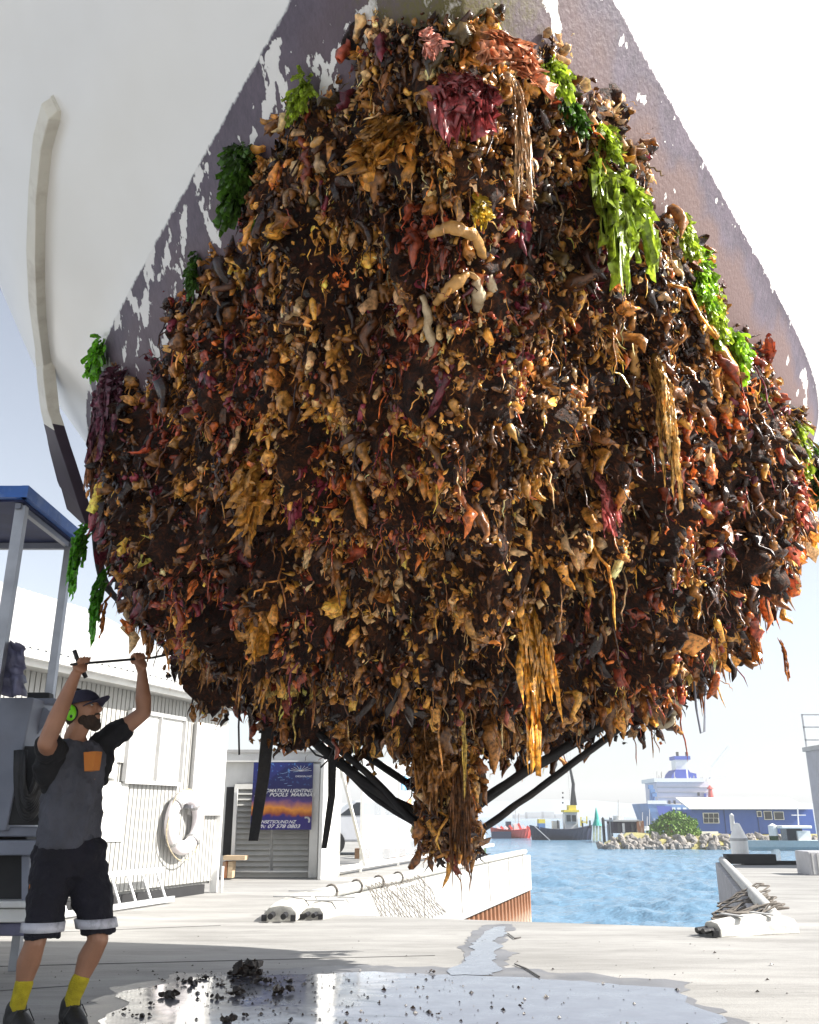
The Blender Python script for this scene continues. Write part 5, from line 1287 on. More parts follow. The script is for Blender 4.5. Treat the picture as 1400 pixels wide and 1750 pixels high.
# green weed, lit strongly through
gg = gm.copy(); gg.name = 'green_weed'; gg.node_tree.nodes[[n.name for n in gg.node_tree.nodes if n.type == 'MIX_SHADER'][0]].inputs[0].default_value = .45
LG, DG = (.27, .36, .03), (.05, .12, .012)
greens = [
 ((944, 125), .08, .08, LG, 'small bright green weed tuft high on the right edge of the growth'),
 ((975, 186), .08, .08, DG, 'dark green crinkled weed tuft just below the topmost right tuft'),
 ((1032, 232), .09, .07, LG, 'little yellow green weed tuft above the long hanging frond'),
 ((1018, 268), .42, .12, LG, 'long bright green weed frond hanging on the right, left of its twin'),
 ((1062, 285), .33, .14, LG, 'broad bright green weed frond hanging on the right, right of its twin'),
 ((1165, 398), .13, .09, LG, 'small green weed tuft where the reddish paint stripe meets the growth'),
 ((1192, 470), .20, .10, (.22, .40, .02), 'yellow green weed cluster on the right edge halfway down'),
 ((1212, 532), .20, .10, LG, 'leafy green weed cluster below the flaked white paint patch on the right'),
 ((1252, 588), .15, .13, (.22, .40, .02), 'rounded green weed cushion on the lower right edge'),
 ((1290, 640), .17, .09, LG, 'green weed tuft hanging above the lower right shoulder'),
 ((1355, 745), .26, .14, LG, 'bright green weed tuft near the right picture edge'),
 ((1388, 800), .28, .13, DG, 'darker green weed lowest on the right edge'),
 ((522, 155), .09, .09, LG, 'tiny olive green tuft at the top left of the growth'),
 ((418, 292), .26, .13, DG, 'large dark green weed cushion on the left edge'),
 ((462, 330), .18, .08, (.07, .28, .015), 'narrow green frond right of the large dark green cushion'),
 ((335, 462), .16, .06, DG, 'small dark green tuft on the upper left edge'),
 ((175, 608), .15, .20, (.14, .40, .02), 'flat bright green tuft at the far left edge by the purple paint'),
 ((153, 895), .40, .13, (.10, .38, .015), 'long green weed hanging from the far left bilge'),
 ((178, 985), .40, .10, (.07, .30, .012), 'stringy green weed hanging lowest on the left bilge'),
]
for i, ((px, py), l, w_, c_, lab) in enumerate(greens):
    h, n = on_growth(px, py, .10 if i not in (17, 18) else .18)
    g_ = 'green weed on the edge of the growth'
    if i in (3, 4, 14, 17, 18): tatter('green_seaweed', h, l, w_, c_, lab, 'seaweed', n=9, seed=i, frill=.28, holes=.10, group=g_, nrm=n, mat_=gg, rag=.9, spread=.35, taper=.45, bunch=.3)
    else: tuft('green_seaweed', h, w_*.62, l*.55, n, c_, lab, 'seaweed', g_, n, gg, n=110 if l < .2 else 260)
OC, RU, PK, YE, CR = (.46, .21, .035), (.40, .13, .02), (.42, .10, .09), (.55, .36, .03), (.50, .36, .18)
tats = [
 ('hanging_sponge', (445, 770), .42, .20, OC, 'ochre tattered sponge patch left of centre', 'sponge'),
 ('hanging_sponge', (455, 975), .38, .20, (.50, .23, .03), 'bright ochre sponge flap on the lower left of the growth', 'sponge'),
 ('hanging_sponge', (462, 1060), .36, .18, OC, 'jagged ochre sponge curtain above the hanging black strap', 'sponge'),
 ('hanging_sponge', (905, 985), .66, .15, (.60, .27, .03), 'long glowing orange sponge hanging right of the keel', 'sponge'),
 ('hanging_sponge', (650, 200), .16, .16, OC, 'ochre frilled sponge near the top centre', 'sponge'),
 ('hanging_sponge', (820, 335), .12, .07, YE, 'small yellow knobbly sponge above the pale tubes', 'sponge'),
 ('hanging_sponge', (600, 1190), .42, .22, (.28, .12, .03), 'brown ragged curtain hanging over the left sling', 'sponge'),
 ('hanging_sponge', (545, 1110), .35, .05, RU, 'narrow rust strip hanging above the left sling', 'sponge'),
 ('hanging_sponge', (188, 1020), .26, .07, RU, 'rust orange strip hanging off the left bilge above the man', 'sponge'),
 ('hanging_sponge', (790, 1130), .62, .05, (.60, .38, .06), 'thin yellow strand hanging in front of the keel', 'sponge'),
 ('hanging_sponge', (725, 1140), .16, .16, YE, 'mustard yellow sponge above the keel', 'sponge'),
 ('hanging_sponge', (800, 970), .16, .12, (.50, .36, .08), 'pale yellow lumpy sponge at the centre low down', 'sponge'),
 ('hanging_sponge', (980, 1180), .34, .08, RU, 'rust brown tag hanging over the right sling', 'sponge'),
 ('hanging_sponge', (920, 1230), .25, .08, RU, 'pointed rust tag left of the right sling crossing', 'sponge'),
 ('hanging_sponge', (1105, 1200), .33, .06, (.42, .17, .03), 'orange leaf shaped tag hanging alone below the right bilge', 'sponge'),
 ('hanging_sponge', (1190, 1150), .30, .05, RU, 'thin rust tag hanging at the far right of the bilge', 'sponge'),
 ('hanging_sponge', (1140, 890), .30, .16, (.44, .26, .06), 'honey coloured frilled sponge on the right flank', 'sponge'),
 ('hanging_sponge', (1275, 1040), .30, .12, RU, 'rust frilled curtain near the right picture edge', 'sponge'),
 ('hanging_sponge', (1330, 1080), .26, .05, RU, 'rust strip lowest at the right picture edge', 'sponge'),
 ('hanging_sponge', (735, 1250), .50, .20, (.34, .15, .035), 'ochre brown curtain hanging down the front of the keel', 'sponge'),
 ('hanging_sponge', (785, 1290), .62, .12, (.24, .09, .02), 'brown stringy curtain on the right side of the keel tip', 'sponge'),
 ('hanging_sponge', (355, 1105), .26, .10, (.38, .17, .04), 'tan ragged tag hanging just left of the wide black strap', 'sponge'),
 ('hanging_sponge', (690, 1190), .34, .11, (.36, .15, .035), 'brown pleated tag hanging immediately left of the keel', 'sponge'),
 ('hanging_sponge', (862, 1180), .30, .10, (.42, .17, .03), 'rust pleated tag between the keel and the long orange sponge', 'sponge'),
 ('hanging_sponge', (1050, 1140), .30, .10, (.40, .15, .03), 'rust ragged tag hanging where the two right sling bands leave the growth', 'sponge'),
 ('hanging_sponge', (265, 1060), .22, .09, (.30, .12, .03), 'brown ragged tag just right of the scraper tip', 'sponge'),
 ('red_seaweed', (530, 785), .22, .15, (.22, .03, .05), 'maroon fan shaped weed left of centre', 'seaweed'),
 ('red_seaweed', (800, 130), .20, .13, (.25, .04, .04), 'dark red weed bundle near the stem at the top', 'seaweed'),
 ('red_seaweed', (735, 60), .09, .08, (.55, .22, .16), 'pale pink tuft left of the stem at the very top', 'seaweed'),
 ('red_seaweed', (870, 80), .13, .14, (.62, .26, .13), 'salmon pink tuft right of the stem at the very top', 'seaweed'),
 ('red_seaweed', (200, 640), .38, .20, (.11, .03, .05), 'purple brown hair like weed at the far left', 'seaweed'),
 ('red_seaweed', (185, 700), .42, .12, (.26, .11, .05), 'brown drooping weed fan under the purple weed at left', 'seaweed'),
 ('red_seaweed', (670, 1150), .28, .10, PK, 'dusty pink weed tag left of the keel', 'seaweed'),
 ('red_seaweed', (682, 1060), .24, .07, (.30, .06, .07), 'dark pink weed tag above the dusty pink one', 'seaweed'),
 ('red_seaweed', (1030, 800), .30, .09, PK, 'pinkish red weed strip right of centre', 'seaweed'),
 ('red_seaweed', (1130, 1000), .20, .05, PK, 'small rose red tag on the right flank', 'seaweed'),
 ('red_seaweed', (1262, 815), .20, .06, (.50, .13, .09), 'coral red tag near the right edge, left of a bigger one', 'seaweed'),
 ('red_seaweed', (1345, 790), .30, .11, (.50, .13, .09), 'coral red weed bunch at the right edge', 'seaweed'),
 ('red_seaweed', (1000, 1010), .20, .07, (.48, .12, .06), 'orange red weed tag beside the long orange sponge', 'seaweed'),
 ('red_seaweed', (850, 660), .16, .07, (.45, .10, .05), 'bright red weed scrap below the pale tubes', 'seaweed'),
 ('stringy_hydroid', (1110, 600), .50, .14, (.55, .31, .08), 'golden stringy bunch hanging on the right flank', 'hydroid'),
 ('stringy_hydroid', (880, 150), .32, .05, (.50, .30, .14), 'tan stringy strand curving down at the upper right', 'hydroid'),
]
for i, (nm, (px, py), l, w_, c_, lab, cat) in enumerate(tats):
    h, n = on_growth(px, py, .28)
    if nm == 'hanging_sponge' and 700 < px < 800 and py > 1240: h = P(px, py, 4.98); n = Vector((0, -1, 0))
    st = nm == 'stringy_hydroid' or 'hair' in lab or 'string' in lab or 'drooping' in lab
    thin = w_ < .09
    tatter(nm, h, l, w_, c_, lab, cat, n=(26 if st else 3 if thin else 9), seed=50+i, frill=.25 if thin else .4, holes=.05, nrm=n, rag=.9, spread=.25 if thin else .5, taper=.6, bunch=.25) if not st else \
    tatter(nm, h, l, w_*.22, c_, lab, cat, n=30, seed=50+i, frill=.5, holes=.02, nrm=n, rag=.6, spread=w_/(w_*.22)*.5, taper=.5, bunch=1.0)
# pale tube animals in the middle
def worm(name, pxs, r0, col, label, cat='sea squirt', off=.34):
    q = MB(); ptsx = []
    for (x, y) in pxs: h, n = on_growth(x, y, off); ptsx.append(h)
    # smooth
    fine_ = []
    for i in range(len(ptsx)-1):
        for k in range(7): fine_.append(ptsx[i].lerp(ptsx[i+1], k/7))
    fine_.append(ptsx[-1]); n_ = len(fine_)
    for i in range(1, n_-1): fine_[i] = (fine_[i-1]+fine_[i]*2+fine_[i+1])/4 + mnoise.noise_vector(fine_[i]*14)*.006
    rs = [r0*.62*(.45+.7*sin(pi*(.12+.8*i/n_)))*(1+.45*mnoise.noise(fine_[i]*45)) for i in range(n_)]
    q.tube(fine_, rs, 12); q.v = [tuple(Vector(v_)+mnoise.noise_vector(Vector(v_)*60)*r0*.22) for v_ in q.v]
    o = q.build(name, M.get(col), None, smooth=True); tag(o, label, cat); return o
M['cream'] = mat('cream_flesh', (.50, .40, .26), .35, .25, scale=30, bump=.5, bscale=80, dirt=(.25, .13, .05), dirt_amt=.7, dscale=25)
M['amber'] = mat('amber_flesh', (.45, .24, .07), .35, .3, scale=30, bump=.5, bscale=80)
M['redf'] = mat('red_flesh', (.42, .07, .02), .3, .3, scale=30, bump=.3)
worm('tube_squirt', [(722, 505), (732, 535), (730, 560), (740, 590), (733, 618)], .018, 'cream', 'pale cream tube hanging at the centre, leftmost of the group')
worm('tube_squirt', [(812, 480), (822, 520), (826, 570), (822, 630)], .030, 'cream', 'thick cream tube hanging at the centre, middle of the group')
worm('tube_squirt', [(835, 470), (848, 520), (842, 570), (832, 600)], .026, 'cream', 'white tipped tube hanging at the centre, rightmost of the group')
worm('tube_squirt', [(735, 400), (770, 388), (810, 400), (828, 440)], .022, 'amber', 'arched amber tube above the hanging cream tubes')
worm('tube_squirt', [(745, 520), (770, 490), (800, 470)], .022, 'amber', 'slanting amber tube joining the cream tubes')
worm('tube_squirt', [(534, 252), (542, 244), (549, 236)], .014, 'amber', 'small pale yellow bean shaped squirt near the upper left')
worm('tube_squirt', [(308, 580), (311, 570)], .014, 'amber', 'tiny pale yellow squirt on the left flank')
worm('tube_squirt', [(880, 735), (900, 722), (925, 705)], .020, 'redf', 'bright red slanting squirt right of centre')
worm('tube_squirt', [(835, 775), (852, 765), (866, 745)], .022, 'amber', 'orange slanting squirt beside the bright red one')
worm('tube_squirt', [(830, 955), (860, 935), (880, 905)], .024, 'redf', 'dark red slanting squirt low at the centre')
worm('tube_squirt', [(1080, 600), (1085, 640), (1095, 680)], .022, 'amber', 'pale tan squirt among the golden strings on the right')

# big rope knot & loop at right bilge
q = MB(); c = P(1128, 1222, 5.45)
for k in range(5):
    a0_ = k*1.3; q.tube([c + Vector((cos(a)*(.075+.01*k), sin(a*1.0+a0_)*.05, sin(a)*(.07-.008*k)+.012*k)) for a in np.linspace(0, 2*pi, 16)], .018, 7)
tag(q.build('rope_knot', M['ropetan'], smooth=True), 'tan coil of rope hanging below the right bilge', 'rope')
q = MB(); q.tube([P(1186, 1165, 5.4), P(1190, 1210, 5.38), P(1198, 1253, 5.4), P(1204, 1250, 5.42), P(1206, 1170, 5.45)], .007, 6); tag(q.build('hanging_line', M['teal'] if False else M['greypaint'], smooth=True), 'thin grey line looped below the right bilge', 'line')

# ---- slings
def ribbon(name, ptsx, wdt, thk, m, label=None, par=None, cat='sling', twist=0):
    q = MB(); fine_ = []; n0 = len(ptsx)
    for i in range(n0-1):
        for k in range(8): fine_.append(ptsx[i].lerp(ptsx[i+1], k/8))
    fine_.append(ptsx[-1])
    for _ in range(3):
        for i in range(1, len(fine_)-1): fine_[i] = (fine_[i-1]+fine_[i]*2+fine_[i+1])/4
    fine_ = [p_ + mnoise.noise_vector(p_*6)*.006 for p_ in fine_]
    q.tube(fine_, [wdt*(1+.12*mnoise.noise(p_*9)) for p_ in fine_], 10, flat=thk)
    o = q.build(name, m, par, smooth=True)
    if label: tag(o, label, cat)
    return o
s1 = empty('lifting_sling', P(770, 1425, 5.5), 'black travel lift sling passing under the boat in front of the keel', 'sling')
ribbon('web', [P(300, 1120, 5.7), P(440, 1170, 5.75), P(560, 1290, 5.7), P(690, 1385, 5.62), P(770, 1415, 5.6), P(808, 1380, 5.62), P(900, 1318, 5.65), P(990, 1264, 5.7), P(1120, 1188, 5.75), P(1255, 1105, 5.8)], .052, .6, M['strap'], par=s1)
ribbon('web', [P(440, 1160, 5.65), P(520, 1235, 5.65), P(640, 1330, 5.6), P(725, 1425, 5.55), P(790, 1446, 5.5), P(815, 1424, 5.55), P(870, 1384, 5.6), P(960, 1319, 5.68), P(1062, 1243, 5.75), P(1170, 1165, 5.85)], .040, .55, M['strap'], par=s1)
s2 = empty('lifting_sling', P(700, 1340, 5.9), 'second black sling crossing above the first on the left of the keel', 'sling')
ribbon('web', [P(430, 1165, 5.9), P(540, 1240, 5.9), P(640, 1300, 5.9), P(720, 1355, 5.9), P(790, 1380, 5.9)], .048, .5, M['strap'], par=s2)
ribbon('web', [P(560, 1280, 5.8), P(640, 1350, 5.8), P(700, 1378, 5.8), P(760, 1410, 5.8)], .040, .5, M['strap'], par=s2)
ribbon('web', [P(500, 1240, 5.7), P(585, 1310, 5.7), P(640, 1365, 5.7), P(712, 1410, 5.65)], .036, .5, M['strap'], par=s2)
# keel pad lump between slings
q = MB(); q.ball(P(816, 1342, 5.5), (.055, .08, .14), 12, 9); q.v = [tuple(Vector(v_)+mnoise.noise_vector(Vector(v_)*16)*.03) for v_ in q.v]
tag(q.build('sling_chafe_pad', mat('dark_pad', (.05, .035, .02), .8, .5, scale=20, bump=.8), smooth=True), 'dark lumpy chafe pad beside the keel on the right', 'pad')
# straps up the boat's sides to the lift (behind the hull)
for side, s_ in ((-1, 0), (1, 1)):
    xx = 2.55*side+.2
    ribbon('web', [P(300, 1120, 5.7) if side < 0 else P(1255, 1105, 5.8), Vector((xx*.93, 6.0, 2.6)), Vector((xx, 6.1, 3.4)), Vector((xx*1.12, 6.1, 5.6))], .05, .3, M['strap'], par=s1)
# loose strap tails
def tail(name, ptsx, w0, w1, label):
    q = MB(); n_ = 24; vs = []
    for i in range(n_+1):
        t_ = i/n_; x = t_*(len(ptsx)-1); k = min(int(x), len(ptsx)-2); c = ptsx[k].lerp(ptsx[k+1], x-k)
        ww = w0+(w1-w0)*t_; tw_ = .35*sin(t_*4)
        for (a, b2) in ((-1,-1),(1,-1),(1,1),(-1,1)): vs.append(c + Vector((cos(tw_)*a*ww, sin(tw_)*a*ww + b2*.008, 0)))
    q.add(vs, [(4*i+j, 4*i+(j+1)%4, 4*i+4+(j+1)%4, 4*i+4+j) for i in range(n_) for j in range(4)] + [(0,1,2,3)[::-1], tuple(4*n_+j for j in range(4))])
    tag(q.build(name, M['strap']), label, 'strap')
tail('strap_tail', [P(458, 1150, 5.6), P(459, 1240, 5.6), P(450, 1330, 5.6), P(433, 1437, 5.6)], .046, .030, 'wide black strap end hanging in front of the poster')
tail('strap_tail', [P(568, 1290, 5.6), P(567, 1360, 5.6), P(560, 1410, 5.6), P(554, 1450, 5.6)], .026, .016, 'narrow black strap end hanging right of the poster')
for i, (pp) in enumerate(([(515, 1232), (520, 1268), (540, 1290), (565, 1298)], [(545, 1270), (560, 1262), (572, 1275), (560, 1300), (548, 1312)], [(410, 1200), (408, 1240), (409, 1290)])):
    q = MB(); q.tube([P(x, y, 5.55) for x, y in pp], .006, 6); tag(q.build('loose_cord', M['black'], smooth=True), ['thin black cord looping under the left sling', 'small black cord knot where the narrow strap hangs', 'thin black thread hanging left of the wide strap'][i], 'cord')

# =================================================================== FALLEN CLUMPS ON THE GROUND
def clump(px, py, r, label):
    c = G(px, py); r *= 1.25; rr = random.Random(int(px*7+py)); V = []; F = []
    q = MB()
    for k in range(max(3, int(r*90))):
        a = rr.uniform(0, 6.28); d_ = rr.random()**.7*r; s_ = r*rr.uniform(.18, .42)
        cc = c + Vector((cos(a)*d_, sin(a)*d_*.8, s_*.5+rr.random()*r*.8*(1-d_/r*.7))); k0 = len(q.v)
        q.ball(cc, (s_, s_*.8, s_*.7), 7, 5)
        for i in range(k0, len(q.v)): v_ = Vector(q.v[i]); v_ += mnoise.noise_vector(v_*40)*s_*.9; v_.z = max(v_.z, .003); q.v[i] = tuple(v_)
    tag(q.build('fallen_clump', M['crumb'], smooth=False), label, 'clump', 'clumps of fallen growth on the wet concrete')
M['crumb'] = mat('fallen_growth', (.022, .013, .008), .35, .6, scale=30, bump=.5, bscale=80)
cl = [(425, 1670, .10, 'largest fallen dark clump, at the edge of the shadow'), (405, 1666, .06, 'dark clump touching the left of the largest one'), (452, 1682, .045, 'clump just right of and below the largest one'),
 (486, 1700, .055, 'tall dark clump alone right of the largest group'), (490, 1680, .03, 'small clump behind the tall lone clump'), (283, 1706, .055, 'dark round clump nearest the man'), (322, 1684, .045, 'dark clump pair upper left of the puddle, right one'),
 (308, 1680, .03, 'dark clump pair upper left of the puddle, left one'), (355, 1674, .035, 'small clump between the pair and the largest'), (410, 1702, .05, 'ragged clump below the largest one'), (368, 1708, .04, 'flat clump left of the ragged one'),
 (392, 1748, .05, 'clump cut by the bottom edge of the picture'), (421, 1739, .03, 'small clump near the bottom, right of the cut one'), (213, 1731, .025, 'small dark bit lower left in the shade'), (246, 1738, .035, 'flat elongated clump lower left in the shade'),
 (262, 1720, .03, 'small clump below the round one near the man'), (737, 1664, .025, 'small pale brown bit at the puddle edge in the middle'), (718, 1689, .02, 'lone dark bit in the middle of the puddle'), (648, 1715, .018, 'dark drop shaped bit left of the middle'),
 (745, 1737, .02, 'dark bit at the bottom middle of the puddle'), (533, 1684, .014, 'tiny dark bit right of the tall clump'), (375, 1686, .03, 'small clump just left of and under the largest'), (838, 1667, .014, 'tiny dark bit at the right of puddle streak'), (893, 1720, .018, 'tiny dark bit on the right part of puddle')]
for a_ in cl: clump(*a_)
V = []; F = []; k = 0
proto = [(1,0,0), (-.5,.8,0), (-.5,-.8,0), (0,0,.7)]
for i in range(900):
    x = RNG.normal(620, 260); y = 1660+RNG.random()*95; 
    if RNG.random() < .6: x = RNG.normal(420, 75); y = 1662+abs(RNG.normal(0, 32))
    if RNG.random() < .2: x = RNG.uniform(200, 1350); y = RNG.uniform(1600, 1760)
    c = G(x, y); s_ = RNG.lognormal(0, .6)*.0055; a = RNG.random()*6.28
    for (px_, py_, pz_) in proto: V.append((c.x+s_*(px_*cos(a)-py_*sin(a)), c.y+s_*(px_*sin(a)+py_*cos(a)), .006+s_*pz_))
    for f in ((0,1,3), (1,2,3), (2,0,3)): F.append([k+j for j in f])
    k += 4
o = np_mesh('fallen_crumbs', np.array(V), np.array(F), M['crumb'], smooth=False); o['kind'] = 'stuff'
# twigs of weed
for i, pp in enumerate(([(880, 1650), (900, 1658), (922, 1672)], [(868, 1597), (880, 1606), (890, 1604)])):
    q = MB(); q.tube([G(x, y)+Vector((0,0,.01)) for x, y in pp], .006, 5); tag(q.build('weed_strand', M['crumb']), ['dark strand of weed lying on the dry concrete right of puddle', 'short dark weed strand near the slab edge'][i], 'seaweed')

# =================================================================== THE MAN
man = empty('person', G(90, 1762), 'man in charcoal t-shirt, navy shorts, cap and lime ear defenders scraping with raised arms', 'person')
SL_, FW = Vector((.8, .6, 0)), Vector((.6, -.8, 0))      # his left, his front
def capsule_chain(q, pts_, rs, n=14, flat=None, sub=3):
    P_, R_ = [], []
    for i in range(len(pts_)-1):
        for k in range(sub): t_ = k/sub; P_.append(pts_[i].lerp(pts_[i+1], t_)); R_.append(rs[i]+(rs[i+1]-rs[i])*t_)
    P_.append(pts_[-1]); R_.append(rs[-1])
    q.tube(P_, R_, n, flat=flat); q.ball(P_[0], R_[0], n, 8); q.ball(P_[-1], R_[-1], n, 8)
def remesh(o, vox, smooth=4):
    m = o.modifiers.new('r', 'REMESH'); m.mode = 'VOXEL'; m.voxel_size = vox; m.use_smooth_shade = True
    if smooth: s_ = o.modifiers.new('s', 'SMOOTH'); s_.iterations = smooth; s_.factor = .5
def ellipse_loft(q, rings, n=20):
    vs = []
    for (c, ra, rb, A_, B_) in rings:
        for j in range(n): a = 2*pi*j/n; vs.append(c + A_*ra*cos(a) + B_*rb*sin(a))
    k = len(rings); fs = [(i*n+j, i*n+(j+1)%n, (i+1)*n+(j+1)%n, (i+1)*n+j) for i in range(k-1) for j in range(n)] + [tuple(range(n))[::-1], tuple((k-1)*n+j for j in range(n))]
    q.add(vs, fs)
body = MB()
neck, headc = P(128, 1258, 5.22), P(141, 1219, 5.20)
pelvis, chest = P(118, 1450, 5.25), P(128, 1330, 5.25)
shR, shL = P(92, 1288, 5.14), P(178, 1270, 5.36)
elR, elL = P(79, 1270, 4.92), P(246, 1218, 5.36)
wrR, wrL = P(130, 1152, 4.97), P(243, 1148, 5.34)
hdR, hdL = P(141, 1134, 4.97), P(236, 1126, 5.32)
ellipse_loft(body, [(pelvis, .11, .07, SL_, FW), (P(122, 1400, 5.25), .135, .09, SL_, FW), (chest, .165, .11, SL_, FW), (P(130, 1290, 5.25), .17, .10, SL_, FW), (P(130, 1268, 5.24), .11, .08, SL_, FW)])
capsule_chain(body, [P(130, 1280, 5.24), neck, P(137, 1240, 5.20)], [.075, .06, .058])
# head
hf = Vector((.93, -.25, .22)).normalized(); hs_ = hf.cross(Vector((0, 0, 1))).normalized(); hu = hs_.cross(hf).normalized()
Rh = Matrix((hf, -hs_, hu)).transposed()
body.ball(headc + hu*.02, (.098, .076, .105), 20, 14, Rh)
body.ball(headc + hf*.045 - hu*.045, (.055, .052, .06), 14, 10, Rh)             # jaw
body.tube([headc + hf*.088 + hu*.035, headc + hf*.118 - hu*.005, headc + hf*.098 - hu*.018], [.009, .016, .012], 10); body.ball(headc + hf*.112 - hu*.008, .017, 10, 8)
body.ball(headc + hf*.082 + hu*.045, (.02, .055, .012), 12, 8, Rh)               # brow
for s_ in (-1, 1): body.ball(headc + hf*.07 + hs_*s_*.035 + hu*.005, (.022, .018, .02), 10, 8, Rh)   # cheeks
body.ball(headc + hf*.098 - hu*.042, (.012, .024, .009), 10, 7, Rh); body.ball(headc + hf*.094 - hu*.056, (.012, .02, .009), 10, 7, Rh)
for s_ in (-1, 1): body.ball(headc - hf*.005 + hs_*s_*.078, (.022, .01, .032), 10, 8, Rh)
# arms
capsule_chain(body, [shR, shR.lerp(elR, .5), elR], [.062, .060, .046]); capsule_chain(body, [elR, elR.lerp(wrR, .35), wrR], [.046, .050, .029])
capsule_chain(body, [shL, shL.lerp(elL, .45), elL], [.060, .054, .043]); capsule_chain(body, [elL, elL.lerp(wrL, .35), wrL], [.043, .047, .028])
# hands closed on the rod
rodA, rodB = P(118, 1137, 4.97), P(300, 1118, 5.50)
rd_ = (hdL-hdR).normalized()
def hand(q, wrist, grip, axis, back, thumb_sign):
    # axis: direction of the rod, back: direction from the rod to the knuckles
    palm = grip - (grip-wrist).normalized()*.035
    q.ball(palm + back*.012, (.044, .022, .045), 12, 8, Matrix((axis, back, axis.cross(back))).transposed())
    capsule_chain(q, [wrist, palm], [.028, .03], 10)
    up_ = (grip-wrist).normalized(); L_ = [.92, 1.0, .96, .8]
    for k in range(4):
        o_ = grip + axis*(-.033+.022*k); r_ = .0095 if k < 3 else .0082; l_ = L_[k]
        ptsf = [o_ + back*.024 - up_*.010, o_ + back*.020 + up_*.022*l_, o_ - back*.012*l_ + up_*.027*l_, o_ - back*.028*l_ + up_*.004, o_ - back*.018 - up_*.014]
        capsule_chain(q, ptsf, [r_*1.05, r_, r_*.95, r_*.9, r_*.8], 8, sub=2)
    o_ = grip + axis*(-.040)*thumb_sign - up_*.025
    capsule_chain(q, [o_, o_ - back*.026 + up_*.014, o_ - back*.024 + up_*.034 + axis*thumb_sign*.02], [.012, .011, .009], 8, sub=2)
bk1 = Vector((-.2, -.95, .2)).normalized()
hand(body, wrR, hdR, rd_, (bk1-rd_*bk1.dot(rd_)).normalized(), -1)
bk2 = Vector((.1, -.95, .3)).normalized(); hand(body, wrL, hdL, rd_, (bk2-rd_*bk2.dot(rd_)).normalized(), -1)
# legs
hpR, hpL = P(92, 1470, 5.18), P(150, 1470, 5.30)
knR, knL = P(60, 1612, 5.08), P(168, 1606, 5.22)
akR, akL = P(31, 1716, 5.10), P(124, 1706, 5.22)
for hp, kn, ak in ((hpR, knR, akR), (hpL, knL, akL)):
    capsule_chain(body, [hp, hp.lerp(kn, .5), kn], [.062, .064, .054]); mid = kn.lerp(ak, .33) - FW*.018
    capsule_chain(body, [kn, mid, kn.lerp(ak, .7), ak], [.053, .060, .039, .033])
fR = Vector((ak_x := akR.x, akR.y, .05)) if False else Vector((akR.x, akR.y, .07)); fL = Vector((akL.x, akL.y, .07))
tR, tL = fR + Vector((.07, -.075, -.02)), fL + Vector((.06, -.08, -.02))
for f_, t_, a_ in ((fR, tR, akR), (fL, tL, akL)): capsule_chain(body, [a_, f_, t_], [.034, .038, .034])
o = body.build('body', M['skin'], man, smooth=True); remesh(o, .0055, 3)
# beard, brows, eyes
q = MB(); q.ball(headc + hf*.052 - hu*.058, (.052, .056, .050), 16, 10, Rh); q.ball(headc + hf*.075 - hu*.09, (.034, .038, .034), 12, 8, Rh)
for s_ in (-1, 1): q.ball(headc + hf*.028 + hs_*s_*.050 - hu*.045, (.030, .014, .034), 10, 8, Rh)
q.ball(headc + hf*.100 - hu*.030, (.012, .028, .007), 10, 6, Rh); o = q.build('beard', M['beard'], man, smooth=True); remesh(o, .005, 2)
q = MB(); q.ball(headc - hf*.035 + hu*.01, (.072, .078, .085), 16, 10, Rh); o = q.build('hair', M['beard'], man, smooth=True)
M['eye'] = mat('eye_white', (.35, .32, .3), .2, 0)
for s_ in (-1, 1):
    q = MB(); q.ball(headc + hf*.083 + hs_*s_*.032 + hu*.024, .0095, 10, 8); eo = q.build('eye', M['eye'], man, smooth=True)
    q = MB(); q.ball(headc + hf*.093 + hs_*s_*.032 + hu*.024, .0045, 8, 6); q.build('pupil', M['dark'], eo)
# cap: crown and peak
q = MB(); vs = []; n = 20; cc = headc + hu*.045
for i in range(8):
    th = pi/2*i/7
    for j in range(n): a = 2*pi*j/n; vs.append(cc + hf*.108*cos(th)*cos(a) + hs_*.086*cos(th)*sin(a) + hu*.088*sin(th))
q.add(vs, [(i*n+j, i*n+(j+1)%n, (i+1)*n+(j+1)%n, (i+1)*n+j) for i in range(7) for j in range(n)])
q.m = [1 if (f % n) in (9, 10, 11, 5, 6, 7, 8) and f//n > 1 else 0 for f in range(len(q.m))]
cpo = q.build('cap', [M['cap'], M['capblue']], man, smooth=True); s2_ = cpo.modifiers.new('s', 'SOLIDIFY'); s2_.thickness = .004
q = MB(); vs = []; nn_ = 11
for i in range(6):
    u = i/5
    for j in range(nn_):
        v_ = 2*j/(nn_-1)-1; wv = .078*(1-.28*u*u); x = .085 + u*(.095*(1-.35*v_*v_)) + .0*v_
        vs.append(cc + hf*(x - .03*v_*v_) + hs_*v_*wv + hu*(-.004 - .02*v_*v_ + .018*u))
q.add(vs, [(i*nn_+j, i*nn_+j+1, (i+1)*nn_+j+1, (i+1)*nn_+j) for i in range(5) for j in range(nn_-1)]); vz = q.build('peak', M['cap'], cpo, smooth=True); s2_ = vz.modifiers.new('s', 'SOLIDIFY'); s2_.thickness = .006
